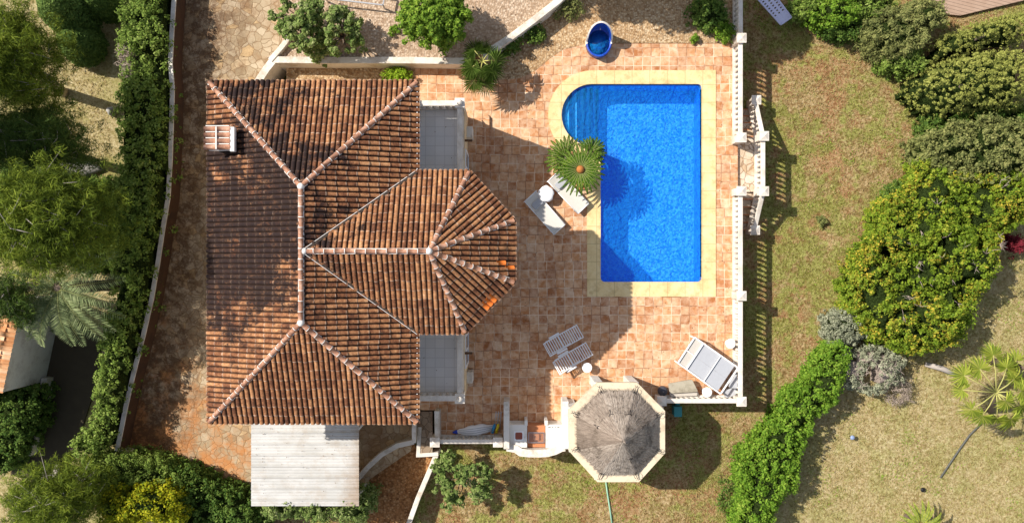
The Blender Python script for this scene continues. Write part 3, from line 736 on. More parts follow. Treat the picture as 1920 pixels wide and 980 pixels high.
b=thing('balustrade',(X9,-1.4,0),'white balustrade at the right terrace edge below the stair landing','balustrade','stone balustrades round the terrace')
run(b,(X9,2.62),(X9,-1.2),0); run(b,(X9,-1.52),(X9,-5.38),0); posts(b,[(X9,2.79,0),(X9,-1.36,0),(X9,-5.54,0)])
b=thing('balustrade',(7.4,-5.54,0),'white balustrade behind the daybed between gazebo and corner post','balustrade','stone balustrades round the terrace')
run(b,(6.1,-5.54),(8.93,-5.54),0); posts(b,[(5.95,-5.54,-.1)])
b=thing('balustrade',(-1.8,-7.15,0),'short white balustrade beside the covered parasol left of the barbecue','balustrade','stone balustrades round the terrace')
run(b,(-2.9,-7.15),(-.72,-7.15),0); posts(b,[(-3.06,-7.15,0),(-.56,-7.15,0)])
# stair landing and two flights
lx0,lx1=9.2,10.1
mb=MB(); mb.box(lx0+.002,lx1+.12,2.85,4.85,-1.4,-.16); n=6
t=thing('garden_stairs',(9.7,3.85,GZ),'double stone garden stairs with a crazy paved landing beside the lawn','stairs')
mb.build('landing',M['landing'],t)
for sgn,y0,nm in ((1,4.85,'flight'),(-1,2.85,'flight')):
    mb=MB()
    for i in range(5):
        z=-.16-.17*(i+1); a=y0+sgn*i*.31; c=y0+sgn*(i+1)*.31; mb.box(lx0+.002,lx1-.02,min(a,c)+.001,max(a,c)-.001,-1.4,z)
        mb.box(lx0+.004,lx1-.022,(c-.0 if sgn>0 else c)-(.04 if sgn>0 else 0),(c+(.0 if sgn>0 else .04)),z-.04,z+.012,1)
    mb.build(nm,[M['landing'],M['terrac']],t)
Xo=10.02
b=thing('balustrade',(Xo,3.85,0),'white three-sided balustrade around the outer side of the garden stairs','balustrade','stone balustrades round the terrace')
run(b,(Xo,4.83),(Xo,2.93),-.12); run(b,(Xo,5.12),(10.0,6.45),-.2,-1.0); run(b,(Xo,2.64),(9.96,1.42),-.2,-1.0)
posts(b,[(Xo,4.98,-.13),(Xo,2.79,-.13),(10.0,6.6,-1.1),(9.95,1.28,-1.1)])

# ------------------------------------------------------------------ VILLA
V=thing('villa',(-6.8,.3,-1),'two-storey cream villa with weathered barrel tile hip roof and octagonal bay','house')
mb=MB(); mb.box(-10.05,-3.66,-5.15,5.8,-1.2,5.15)
mb.prism([(-3.7,2.72),(-1.66,2.72),(-.3,1.24),(-.3,-.52),(-1.84,-2.06),(-3.7,-2.06)],-.3,5.16)
mb.box(-3.66,-1.78,2.7,5.86,-.3,2.72); mb.box(-3.66,-1.78,-5.08,-2.05,-.3,2.72)
mb.build('wall',M['cream'],V)
mb=MB(); mb.box(-3.655,-1.80,2.73,5.84,2.72,2.77); mb.build('balcony_floor',M['balfloor'],V)
mb=MB(); mb.box(-3.655,-1.80,-5.06,-2.07,2.72,2.77); mb.build('balcony_floor',M['balfloor'],V)
BALS=BAL.copy()
def vbal(segs,pp):
    e=bpy.data.objects.new('balcony_railing',None)
    # railing part: mesh of plinth + handrail with balusters as sub-parts
    mb=MB(); 
    for A,B in segs:
        A=Vector((*A,2.77));B=Vector((*B,2.77)); mb.bar(A+Vector((0,0,.06)),B+Vector((0,0,.06)),.2,.12); mb.bar(A+Vector((0,0,.80)),B+Vector((0,0,.80)),.2,.11)
    for x,y in pp: mb.box(x-.14,x+.14,y-.14,y+.14,2.70,3.62); mb.box(x-.18,x+.18,y-.18,y+.18,3.62,3.69); mb.lathe([(.02,0),(.09,.03),(.11,.1),(.08,.17),(.01,.21)],(x,y,3.68),12)
    r=mb.build('balcony_railing',M['bal'],V,bevel=.01); w0=wloc(r)
    for A,B in segs:
        A=Vector((*A,2.885));B=Vector((*B,2.885)); k=int((B-A).length/.21)
        for i in range(k): o=link('baluster',BAL,r,False); o.location=A.lerp(B,(i+.5)/k)-w0
vbal([((-3.5,5.76),(-2.05,5.76)),((-1.90,5.6),(-1.90,2.9))],[(-3.52,5.76),(-1.90,5.76)])
vbal([((-3.5,-4.98),(-2.05,-4.98)),((-1.90,-4.82),(-1.90,-2.2))],[(-1.90,-4.98)])
for y in (4.55,-3.45):
    mb=MB(); mb.tube([(-1.95,y,2.60),(-1.50,y,2.55)],.045,8); mb.build('drain_spout',M['wood'],V)
for y in (5.2,-4.45):
    mb=MB(); mb.box(-1.79,-1.55,y-.33,y+.1,-.2,1.25); mb.build('buttress',M['white'],V,bevel=.02)
# doors and windows (seen from the side)
for (x,y,z,w_,h_) in ((-3.66,4.3,2.8,1.3,2.0),(-3.66,-3.6,2.8,1.3,2.0),(-.3,.36,3.3,1.1,1.3),(-.3,.36,.5,1.2,2.0),(-1.78,3.6,.5,1.2,2.0),(-1.78,-3.4,.5,1.2,2.0)):
    mb=MB(); 
    for a in (-1,1): mb.box(x-.02,x+.05,y+a*w_/2-.05,y+a*w_/2+.05,z,z+h_)
    mb.box(x-.02,x+.05,y-w_/2+.05,y+w_/2-.05,z+h_-.09,z+h_); mb.box(x-.02,x+.05,y-w_/2+.05,y+w_/2-.05,z,z+.07); mb.box(x-.02,x+.045,y-.04,y+.04,z+.07,z+h_-.09)
    wn=mb.build('window',M['paintwhite'],V)
    mb=MB(); mb.box(x-.01,x+.02,y-w_/2+.05,y+w_/2-.05,z+.07,z+h_-.09); mb.build('pane',M['glass'],wn)
# entrance steps along the front
mb=MB()
for i,(x1,z) in enumerate(((-1.46,.42),(-1.20,.28),(-.92,.14))):
    mb.box(-1.775,x1,-4.35+.0*i,5.95-.0*i,-.2,z)
mb2=MB()
for i,(x1,z) in enumerate(((-1.46,.42),(-1.20,.28),(-.92,.14))):
    mb2.prism([(-1.775,5.55+.22*i),(x1-.12,5.55+.22*i),(x1,5.43+.22*i),(x1,-4.15-.22*i),(x1-.12,-4.27-.22*i),(-1.775,-4.27-.22*i)],-.2,z+.001*i)
mb2.build('front_steps',M['tiles'],V)
# roof
rf_v=[];rf_f=[];rf_uv=[]
PIT=.176; CRS=.36
def slope(eA,eB,poly,seed=0,sgn=1):
    """eA->eB eave edge (3D); poly: 3D corners of the slope in order, convex"""
    eA=Vector(eA);eB=Vector(eB); U=(eB-eA).normalized(); pl=[Vector(p) for p in poly]
    nrm=None
    for p in pl:
        q=(p-eA)-U*(p-eA).dot(U)
        if q.length>.5: Vv=q.normalized(); break
    nrm=U.cross(Vv)
    if nrm.z<0: nrm=-nrm
    us=[(p-eA).dot(U) for p in pl]; vs=[(p-eA).dot(Vv) for p in pl]
    u0,u1=min(us)-.02,max(us)+.02; v1=max(vs)+.02; v0=-.07
    off=random.random()*5
    nc=int((u1-u0)/PIT)+2; SEG=8; cols=[]
    for c in range(nc):
        for k in range(SEG): cols.append(u0+(c+k/SEG)*PIT)
    nr=int((v1-v0)/CRS)+2; rows=[]
    for r in range(nr): rows+=[(r,0.0),(r,.5),(r,.985)]
    bm=bmesh.new(); uvl=bm.loops.layers.uv.new('UVMap')
    grid=[]; meta={}
    colj=[(random.uniform(-.02,.02),random.uniform(-.09,.09)) for _ in range(nc)]
    tj={}
    for r,fv in rows:
        row=[]
        for ci,u in enumerate(cols):
            cidx=ci//SEG; fu=(ci%SEG)/SEG
            key=(cidx,r)
            if key not in tj: tj[key]=(random.uniform(-.010,.010),random.uniform(-.010,.010),random.uniform(-.012,.012))
            j=tj[key]
            v=v0+(r+fv)*CRS+colj[cidx][1]*.35*(1 if r>0 else .0)
            prof=math.sqrt(max(0,1-(2*fu-1)**2)) if fu>0.001 else 0
            h=.085*prof+(.030*(1-fv)+j[2] if prof>0 else 0)-.02
            width=j[0]*math.sin(math.pi*fu)
            p=eA+U*(u+width)+Vv*v+nrm*h
            vv=bm.verts.new(p); meta[vv]=(cidx+fu+seed*50,r+fv); row.append(vv)
        grid.append(row)
    for i in range(len(grid)-1):
        for j in range(len(cols)-1):
            f=bm.faces.new((grid[i][j],grid[i][j+1],grid[i+1][j+1],grid[i+1][j])); f.smooth=True
            rr=rows[i][0]; cc=j//SEG
            for lp in f.loops:
                a,b=meta[lp.vert]; a=min(max(a,cc+seed*50+.0005),cc+seed*50+.9995); b=min(max(b,rr+.002),rr+.998)
                lp[uvl].uv=(a,b)
    # sharp steps at course ends
    cen=sum(pl,Vector())/len(pl); n=len(pl)
    for i in range(n):
        a,b=pl[i],pl[(i+1)%n]
        if abs((a-eA).dot(Vv))<.01 and abs((b-eA).dot(Vv))<.01: continue   # keep eave overhang
        d=(b-a).normalized(); nn=d.cross(nrm)
        if (cen-a).dot(nn)>0: nn=-nn
        bmesh.ops.bisect_plane(bm,geom=bm.verts[:]+bm.edges[:]+bm.faces[:],plane_co=a+nn*.01,plane_no=nn,clear_outer=True)
    bm.verts.index_update(); o=len(rf_v)
    rf_v.extend([v.co[:] for v in bm.verts])
    for f in bm.faces:
        f.normal_update(); lps=list(f.loops)
        if f.normal.dot(nrm)<0: lps=lps[::-1]
        rf_f.append([l.vert.index+o for l in lps]); rf_uv.extend([l[uvl].uv[:] for l in lps])
    bm.free()
ez=5.25; x0,x1,y0,y1=-10.42,-3.27,-5.51,6.16; rx=-6.845; rz=6.9; ra=2.43; rb=-1.99
A=(x0,y1,ez);B=(x1,y1,ez);Cc=(x1,y0,ez);D=(x0,y0,ez);N1=(rx,ra,rz);S1=(rx,rb,rz)
slope(A,B,[A,B,N1],1); slope(B,Cc,[B,Cc,S1,N1],2); slope(Cc,D,[Cc,D,S1],3); slope(D,A,[D,A,N1,S1],4)
byc=.335; bz=6.86; AP=(-2.69,byc,bz); J=(-6.75,byc,bz)
e1=(x1,3.07,ez);e2=(-1.48,3.07,ez);e3=(.055,1.40,ez);e4=(.055,-.70,ez);e5=(-1.62,-2.42,ez);e6=(x1,-2.42,ez)
slope(e1,e2,[e1,e2,AP,J],5); slope(e2,e3,[e2,e3,AP],6); slope(e3,e4,[e3,e4,AP],7); slope(e4,e5,[e4,e5,AP],8); slope(e5,e6,[e5,e6,J,AP],9)
me=bpy.data.meshes.new('roof'); me.from_pydata(rf_v,[],rf_f); uvl=me.uv_layers.new(name='UVMap')
uvl.data.foreach_set('uv',np.array(rf_uv,dtype=np.float32).ravel()); me.polygons.foreach_set('use_smooth',[True]*len(me.polygons)); me.materials.append(M['roof']); me.update()
RF=link('roof',me,V)
md=RF.modifiers.new('edges','EDGE_SPLIT'); md.split_angle=R(50)
# soffit and closed underside
mb=MB(); mb.box(x0+.06,x1-.03,y0+.06,y1-.06,ez-.14,ez-.03)
mb.prism([(x1-.1,3.02),(-1.51,3.02),(.015,1.37),(.015,-.68),(-1.65,-2.37),(x1-.1,-2.37)],ez-.15,ez-.04)
mb.build('soffit',M['soffit'],V)
mb=MB(); mb.box(x1-.02,x1+.02,3.1,y1-.02,ez-.10,ez+.03); mb.box(x1-.02,x1+.02,y0+.02,-2.45,ez-.10,ez+.03); mb.build('fascia',M['paintwhite'],V)
def caps(A,B,name='ridge_cap',r=.075,lift=.06,ln=.33):
    A=Vector(A)+Vector((0,0,lift));B=Vector(B)+Vector((0,0,lift)); d=B-A; Ln=d.length; d.normalize(); sd=d.cross(Vector((0,0,1))).normalized(); up=sd.cross(d)
    k=max(2,round(Ln/ln)); mb=MB(); sg=8
    # mortar bed
    mb.bar(A-up*.045,B-up*.045,r*2+.035,.06,1)
    for i in range(k):
        p=A+d*Ln*i/k; q=A+d*Ln*(i+1.12)/k; jx=random.uniform(-.012,.012)
        for (a,b,ra_,rb_,mi) in ((p,q,r*.96,r*1.12,0),(q-d*.022,q+d*.004,r*1.18,r*1.20,1)):
            vs=[]
            for c,rr in ((a,ra_),(b,rb_)):
                for j in range(sg+1):
                    t=math.pi*(-.08+1.16*j/sg); vs.append(c+sd*(math.cos(t)*rr+jx)+up*math.sin(t)*rr)
            fs=[(j,j+1,sg+2+j,sg+1+j) for j in range(sg)]+[tuple(range(sg+1)),tuple(range(2*sg+1,sg,-1))]
            mb.add(vs,fs,mi,True)
    mb.build(name,[M['ridge'],M['mortar']],RF)
for a,b in ((A,N1),(B,N1),(Cc,S1),(D,S1)): caps(a,b,'hip_cap')
caps(S1,N1); caps(AP,J)
for e in (e2,e3,e4,e5): caps(e,AP,'hip_cap')
for p in (N1,S1,AP,J):
    mb=MB(); mb.lathe([(.12,-.03),(.12,.05),(.09,.12),(.04,.15)],(p[0],p[1],p[2]+.02),10); mb.build('ridge_knot',M['mortar'],RF)
for a in (e1,e6):   # valley gutters
    mb=MB(); a=Vector(a)+Vector((.0,0,.075)); j=Vector(J)+Vector((0,0,.075)); s=Vector((0,.075 if a.y>0 else -.075,.0)); 
    mb.bar(a,j,.06,.03,0); mb.bar(a+s,j+s,.018,.035,1); mb.build('valley_gutter',[M['lead'],M['mortar']],RF)
def onslope(u,v,eA,eB,ap): # helper point on slope
    eA=Vector(eA);eB=Vector(eB);U=(eB-eA).normalized(); q=(Vector(ap)-eA); q=q-U*q.dot(U); Vv=q.normalized(); nrm=U.cross(Vv); nrm=nrm if nrm.z>0 else -nrm
    return eA+U*u+Vv*v,U,Vv,nrm
def newtile(u,v,eA,eB,ap):
    p,U,Vv,nr=onslope(u,v,eA,eB,ap); mb=MB(); vs=[]
    for t_,rr in ((0,.092),(CRS*.95,.080)):
        for j in range(9):
            a=math.pi*j/8; vs.append(p+Vv*t_+U*math.cos(a)*rr+nr*(math.sin(a)*rr+.012))
    mb.add(vs,[(j,j+1,10+j,9+j) for j in range(8)]+[tuple(range(9)),tuple(range(17,8,-1))],0,True); mb.build('new_tile',M['orange_tile'],RF)
for k in range(3): newtile(.62+.176*k+.30,.02+.0*k,e4,e5,AP)
newtile(1.62,.02,e3,e4,AP); newtile(1.45,.36,e3,e4,AP)
# chimney
mb=MB(); cx0,cx1,cy0,cy1=-10.08,-9.30,3.70,4.52
mb.box(cx0+.06,cx1-.02,cy0+.05,cy1-.05,5.0,6.05); ch=mb.build('chimney',M['white'],RF)
mb=MB(); mb.box(cx1-.08,cx1+.06,cy0-.04,cy1-.05,6.05,6.26,1); mb.box(cx0-.05,cx1-.10,cy0,cy1-.0,6.05,6.14,1)
for k in range(4):
    y=cy0+.11+k*.2
    for (xa,xb,ra_,rb_,zz) in ((cx0-.18,cx0+.28,.115,.10,6.16),(cx0+.24,cx1-.08,.11,.10,6.19)):
        vs=[]
        for xx,rr in ((xa,ra_),(xb,rb_)):
            for j in range(9): a=math.pi*j/8; vs.append((xx,y+math.cos(a)*rr*.85,zz+math.sin(a)*rr))
        mb.add(vs,[(j,j+1,10+j,9+j) for j in range(8)]+[tuple(range(9)),tuple(range(17,8,-1))],0,True)
    mb.box(cx0-.12,cx1-.12,y+.085,y+.115,6.14,6.235,1)
mb.box(cx0+.23,cx0+.27,cy0+.03,cy1-.05,6.14,6.30,1)
mb.build('chimney_cap',[M['ridge'],M['mortar']],RF)

# ------------------------------------------------------------------ CARPORT
t=thing('carport',(-8,-8,-.9),'white corrugated carport roof at the foot of the house beside the driveway','carport')
cz=1.65; cx0=P(471,0,cz).x; cx1=P(673,0,cz).x; cyb=P(0,948,cz).y; cyt=-5.3
mb=MB(); pan=.4335; ny=[]
y=cyt; 
while y>cyb:
    yb=max(cyb,y-pan); 
    pr_=[(y,.0),(y-.012,.05),(y-.045,.05),(y-.06,.0)]
    for r_ in (.16,.27,.38): 
        if y-r_-.03>yb: pr_+= [(y-r_,.0),(y-r_-.01,.02),(y-r_-.025,.02),(y-r_-.035,0)]
    ny+=pr_; y=yb
ny.append((cyb,0))
vs=[];fs=[]
for (yy,h) in ny: vs+=[(cx0,yy,cz+h),(cx1,yy,cz+h)]
fs=[(2*i,2*i+1,2*i+3,2*i+2) for i in range(len(ny)-1)]
mb.add(vs,fs); mb.box(cx0+.01,cx1-.01,cyb+.01,cyt-.01,cz-.05,cz-.006)
mb.build('roof_sheet',M['carport'],t)
mb=MB()
for x in (cx0+.5,cx0+2.0,cx1-.5):
    for k in range(8): mb.lathe([(.02,0),(.02,.012),(.006,.018)],(x+random.uniform(-.03,.03),cyb+.2+k*pan,cz+.0),6)
mb.build('screws',M['metal'],t)
for x in (cx0+.15,cx1-.15):
    for y in (cyb+.2,-6.6):
        mb=MB(); mb.box(x-.05,x+.05,y-.05,y+.05,-.95,cz-.05); mb.build('post',M['paintwhite'],t)

# ------------------------------------------------------------------ GAZEBO
g=thing('gazebo',(4.0,-6.5,0),'octagonal thatched gazebo with a pale concrete rim and white columns','gazebo')
zr=2.15; oc=[tuple(P(a,b,zr)[:2]) for a,b in [(1120,717),(1195,717),(1247,770),(1247,849),(1198,903),(1120,903),(1067,845),(1066,769)]]
gcx=sum(p[0] for p in oc)/8; gcy=sum(p[1] for p in oc)/8
ins=lambda k:[(gcx+(x-gcx)*k,gcy+(y-gcy)*k) for x,y in oc]
mb=MB(); o8=oc[::-1] ; i8=ins(.70)[::-1]
vs=[(x,y,zr) for x,y in oc]+[(x,y,zr) for x,y in ins(.74)]+[(x,y,zr-.22) for x,y in oc]+[(x,y,zr-.22) for x,y in ins(.74)]
fs=[]
for i in range(8):
    j=(i+1)%8; fs+=[(i,8+i,8+j,j),(16+i,16+j,24+j,24+i),(i,j,16+j,16+i),(8+i,24+i,24+j,8+j)]
mb.add(vs,fs); mb.build('roof_rim',plain('rim_concrete',(.70,.58,.42),.85,.2,3,dirt=(.45,.36,.25)),g)
for (x,y) in ins(.90):
    mb=MB(); mb.box(x-.17,x+.17,y-.17,y+.17,-.02,zr-.22); mb.build('column',M['whiteclean'],g,bevel=.02)
# thatch
base=ins(.84); apx=Vector((gcx,gcy,3.7))
mb=MB(); n8=8; mb.add([(x,y,zr+.03) for x,y in base]+[apx],[(i,8,(i+1)%8) for i in range(8)]); mb.build('thatch_base',plain('thatch_core',(.16,.12,.095),.95,.4,8),g)
NS=15000; si=rng.integers(0,8,NS); tt=rng.random(NS); rr=np.sqrt(rng.random(NS))*.98+.0
ba=np.array([(x,y,zr+.03) for x,y in base]); a=ba[si]; b=ba[(si+1)%8]; edge=a+(b-a)*tt[:,None]; ap=np.array(apx)
tier=np.where(rr<.55,.055,.0)
c=ap+(edge-ap)*rr[:,None]; c[:,2]+=.035+tier+rng.random(NS)*.05
d=unit(edge-ap); sdv=unit(np.cross(d,np.array([0,0,1.0]))); d=unit(d+sdv*rng.normal(size=(NS,1))*.10+np.array([0,0,1])*rng.normal(size=(NS,1))*.06)
nn=unit(np.cross(sdv,d)); ln=rng.uniform(.10,.26,NS); 
w2=np.cross(d,unit(nn+rng.normal(size=(NS,3))*.12))
quads('thatch',c,d*ln[:,None],unit(w2)*rng.uniform(.006,.013,NS)[:,None],L['thatch'],g)
# wrought-iron scrolls on the corners
for i,(x,y) in enumerate(ins(.86)):
    mb=MB(); ang=math.atan2(y-gcy,x-gcx); u=Vector((math.cos(ang),math.sin(ang),0)); q=Vector((-u.y,u.x,0))
    for s in (-1,1):
        pts=[Vector((x,y,zr+.05))+u*(.14*math.cos(t)*(.5+t/9))+q*s*(.04+.045*math.sin(t)*(.6+t/8)+.01) +Vector((0,0,.10+.06*math.sin(t*.7))) for t in np.linspace(0,6.5,18)]
        mb.tube(pts,.009,5)
    mb.build('iron_scroll',M['iron'],g)
for i,(x,y) in enumerate(ins(.42)):
    if i in (3,5,6): continue
    mb=MB(); z=3.7-(3.7-zr)*.5; mb.tube([(x+.09*math.cos(t),y+.05*math.sin(t),z+.10) for t in np.linspace(0,6.2,12)],.014,5); mb.tube([(x,y,z+.1),(x+(x-gcx)*.25,y+(y-gcy)*.25,z-.02)],.014,5); mb.build('iron_scroll',M['iron'],g)
# low round bench wall under gazebo on lawn side
mb=MB(); w8=ins(.88); wall(mb,[w8[i] for i in (2,3,4,5,6)],.16,-1.3,.75); mb.build('parapet',M['whiteclean'],g)
mb=MB(); mb.prism([(P(1246,0,-.5).x-.3,-5.7),(5.95,-5.75),(6.25,-6.3),(6.05,-7.3),(5.6,-7.6),(5.0,-7)],-1.3,-.35); tag(mb.build('rubble_plinth',M['stairstone']),'brown rubble stone footing at the lawn side of the gazebo','footing')

# ------------------------------------------------------------------ BARBECUE
q=thing('barbecue',(.95,-6.6,0),'white masonry barbecue with sink, grill and curved back wall beside the gazebo','barbecue')
mb=MB(); mb.box(-.33,-.10,-7.38,-5.52,-.02,1.15); mb.build('side_wall',M['white'],q,bevel=.015)
mb=MB(); mb.box(1.99,2.23,-7.38,-5.50,-.02,1.15); mb.build('side_wall',M['whiteclean'],q,bevel=.015)
bk=[(-.2,-7.36),(.15,-7.42),(.35,-7.56),(.7,-7.60),(1.1,-7.60),(1.4,-7.58),(1.7,-7.50),(1.95,-7.38),(2.1,-7.36)]
mb=MB(); wall(mb,bk,.30,-1.3,.95); mb.build('back_wall',M['white'],q)
mb=MB(); mb.box(-.10,.60,-7.38,-6.47,0,.88); mb.box(.50,.62,-6.50,-6.30,0,.92); mb.build('counter',M['whiteclean'],q,bevel=.01)
mb=MB(); mb.box(1.34,1.99,-7.40,-6.47,0,.90); mb.box(1.30,1.42,-6.50,-6.30,0,.94); mb.build('counter',M['whiteclean'],q,bevel=.01)
mb=MB(); mb.box(.62,1.32,-7.42,-6.55,0,.62); mb.build('hearth',M['terrac'],q)
mb=MB(); 
mb.box(.08,.46,-7.10,-6.72,.882,.905); s=mb.build('sink',M['paintwhite'],q,bevel=.01)
mb=MB(); mb.prism(rounded([(.13,-7.05),(.41,-7.05),(.41,-6.77),(.13,-6.77)],.06),.9,.915); mb.lathe([(.025,0),(.025,.004)],(.28,-6.93,.916),10); mb.build('bowl',M['sink'],s)
mb=MB()
for i in range(13): xx=.70+i*.045; mb.bar((xx,-7.20,.80),(xx,-6.80,.80),.008,.008)
for yy in (-7.20,-6.80): mb.bar((.66,yy,.80),(1.28,yy,.80),.025,.025)
for xx in (.66,1.28): mb.bar((xx,-7.20,.80),(xx,-6.80,.80),.025,.025)
mb.build('grill_grate',M['metal'],q)
mb=MB(); mb.box(.85,1.08,-7.12,-6.88,.62,.70); mb.build('firebrick',M['terrac'],q)
mb=MB()
for i,(x,l) in enumerate(((1.43,.10),(1.58,.05),(1.70,.03),(1.80,.08))): mb.bar((x,-6.56,.91),(x+l,-6.57,.91),.02,.02)
mb.build('skewers',M['iron'],q)

# ------------------------------------------------------------------ TERRACE FURNITURE
# sling loungers: local x along length (head at -x)
def make_sling(label,group):
    t=thing('sun_lounger',(0,0,0),label,'sun lounger',group)
    Ls,Wd=1.78,.60
    mb=MB()
    for s in (-1,1): mb.tube([(-.28,s*Wd/2,.30),(Ls/2,s*Wd/2,.30)],.02,8); mb.tube([(-.28,s*Wd/2,.31),(-Ls/2,s*Wd/2,.46)],.02,8); 
    mb.tube([(Ls/2,-Wd/2,.30),(Ls/2,Wd/2,.30)],.02,8); mb.tube([(-Ls/2,-Wd/2-.05,.46),(-Ls/2,Wd/2+.05,.46)],.02,8); mb.tube([(-.28,-Wd/2,.27),(-.28,Wd/2,.27)],.018,8)
    mb.build('frame',M['paintwhite'],t,False)
    for x in (-.62,.68):
        for s in (-1,1):
            mb=MB(); mb.tube([(x,s*Wd/2,.30),(x+.03,s*(Wd/2+.01),0)],.018,8); mb.build('leg',M['paintwhite'],t,False)
    mb=MB(); 
    n=10; vs=[]
    for i in range(n+1):
        x=-.27+(Ls/2+.25)*i/n
        for j in range(5): yy=(j/4-.5)*(Wd-.03); vs.append((x,yy,.315-.025*math.sin(math.pi*j/4)))
    mb.add(vs,[(i*5+j,(i+1)*5+j,(i+1)*5+j+1,i*5+j+1) for i in range(n) for j in range(4)],0,True); mb.build('sling_seat',M['sling'],t,False)
    mb=MB(); vs=[]
    for i in range(5):
        x=-.29-(Ls/2-.30)*i/4
        for j in range(5): yy=(j/4-.5)*(Wd-.03); vs.append((x,yy,.325+.15*i/4-.02*math.sin(math.pi*j/4)))
    mb.add(vs,[(i*5+j,i*5+j+1,(i+1)*5+j+1,(i+1)*5+j) for i in range(4) for j in range(4)],0,True); mb.build('sling_back',M['sling'],t,False)
    mb=MB()
    mb.prism(rounded([(-.62,-.20),(-.34,-.20),(-.34,.24),(-.62,.24)],.05),.37,.43); mb.build('head_cushion',M['greymesh'],t,False,bevel=.02)
    return t
def place(o,pa,pb,z=.3):
    a=P(*pa,z);b=P(*pb,z); m=(a+b)/2; d=b-a; o.location=(m.x,m.y,0); o.rotation_euler=(0,0,math.atan2(d.y,d.x))
s1=make_sling('white sling sun lounger lying left of the round table','white sling sun loungers'); place(s1,(995,370),(1048,429))
s2=dup(s1,(0,0,0),0,'white sling sun lounger half under the cycad fronds beside the pool'); place(s2,(1039,333),(1092,389))
t=thing('side_table',(*P(1024,363,.5)[:2],0),'round side table under a rumpled white cloth between the two sling loungers','table')
mb=MB(); n=28; prof=[]
vs=[(0,0,.50)]
for ri,(r,z) in enumerate(((.15,.505),(.28,.50),(.305,.47),(.32,.36))):
    for k in range(n):
        a=2*math.pi*k/n; rr=r*(1+(.05*math.sin(5*a)+.03*math.sin(9*a+1))*(ri/3)) ; vs.append((rr*math.cos(a)*1.0,rr*math.sin(a)*1.05,z+(.008*math.sin(3*a) if ri<3 else .02*math.sin(7*a))))
mb.add(vs,[(0,1+k,1+(k+1)%n) for k in range(n)]+[(1+r*n+k,1+(r+1)*n+k,1+(r+1)*n+(k+1)%n,1+r*n+(k+1)%n) for r in range(3) for k in range(n)],0,True); mb.build('table_cover',M['cloth'],t,False)
mb=MB(); mb.lathe([(.28,.44),(.28,.48)],seg=20); mb.lathe([(.03,.03),(.03,.45)],seg=10); mb.lathe([(.18,0),(.18,.03),(.05,.05)],seg=16); mb.build('pedestal',M['paintwhite'],t,False)
# slatted loungers: back (head) end at -x
def make_slat(label,group):
    t=thing('slatted_lounger',(0,0,0),label,'sun lounger',group); Ls,Wd=1.56,.56; hx=-.10; zt=.42
    mb=MB()
    for s in (-1,1): mb.bar((hx,s*Wd/2,zt),(Ls/2,s*Wd/2,zt),.035,.05)
    for x in (hx,Ls/2-.02): mb.bar((x,-Wd/2,zt),(x,Wd/2,zt),.035,.045)
    for s in (-1,1): mb.bar((-Ls/2+.1,s*(Wd/2-.02)+.0,.24),(.2,s*(Wd/2-.02),.24),.04,.06)
    mb.build('frame',M['paintwhite'],t,False)
    for i in range(8):
        mb=MB(); x=hx+.10+i*(Ls/2-hx-.12)/8; mb.bar((x,-Wd/2,zt+.01),(x,Wd/2,zt+.01),.035,.018); mb.build('slat',M['paintwhite'],t,False)
    b=MB(); dz=.26
    for s in (-1,1): b.bar((hx,s*Wd/2,zt+.02),(-Ls/2,s*Wd/2,zt+dz),.035,.04)
    b.bar((-Ls/2+.01,-Wd/2,zt+dz),(-Ls/2+.01,Wd/2,zt+dz),.035,.04); bo=b.build('backrest',M['paintwhite'],t,False)
    for i in range(7):
        mb=MB(); f=(i+.3)/7; x=hx+(-Ls/2-hx)*f; mb.bar((x,-Wd/2,zt+.02+dz*f*.96),(x,Wd/2,zt+.02+dz*f*.96),.035,.018); mb.build('slat',M['paintwhite'],bo,False)
    for s in (-1,1):
        mb=MB(); mb.bar((-.48,s*(Wd/2+.07),.50),(-.02,s*(Wd/2+.07),.50),.07,.03); mb.bar((-.44,s*(Wd/2+.07),.49),(-.36,s*(Wd/2+.04),.02),.03,.03); mb.bar((-.06,s*(Wd/2+.07),.49),(-.1,s*(Wd/2+.04),.02),.03,.03); mb.build('armrest',M['paintwhite'],t,False)
    for x in (.62,):
        for s in (-1,1):
            mb=MB(); mb.bar((x,s*(Wd/2-.02),zt),(x+.03,s*(Wd/2-.02),0),.04,.04); mb.build('leg',M['paintwhite'],t,False)
    return t
s1=make_slat('white slatted lounger in full shade, upper one of the slatted pair','white slatted loungers'); place(s1,(1024.6,655),(1088,620),.42)
s2=dup(s1,(0,0,0),0,'white slatted lounger beside the small round white stool'); place(s2,(1042.5,689),(1105,653),.42)
def drum(px,py,r,h,label,m=M['paintwhite'],name='round_stool',cat='stool',grp=None):
    p=P(px,py,h); t=thing(name,(p.x,p.y,0),label,cat,grp)
    mb=MB(); mb.lathe([(r*.96,h-.03),(r,h-.02),(r,h-.005),(r*.93,h)],seg=24); mb.build('seat',m,t,False)
    mb=MB(); mb.lathe([(r*.7,0),(r*.62,.1),(r*.55,h*.5),(r*.8,h-.03)],seg=20); mb.build('base',m,t,False); return t
drum(1101,689,.20,.42,'small round white stool at the foot of the slatted lounger',grp='round white stools')
drum(1370,644,.20,.42,'round white stool against the right-hand balustrade',grp='round white stools')
drum(1326,735,.20,.42,'round white stool between cushion stack and daybed by the lower balustrade',grp='round white stools')
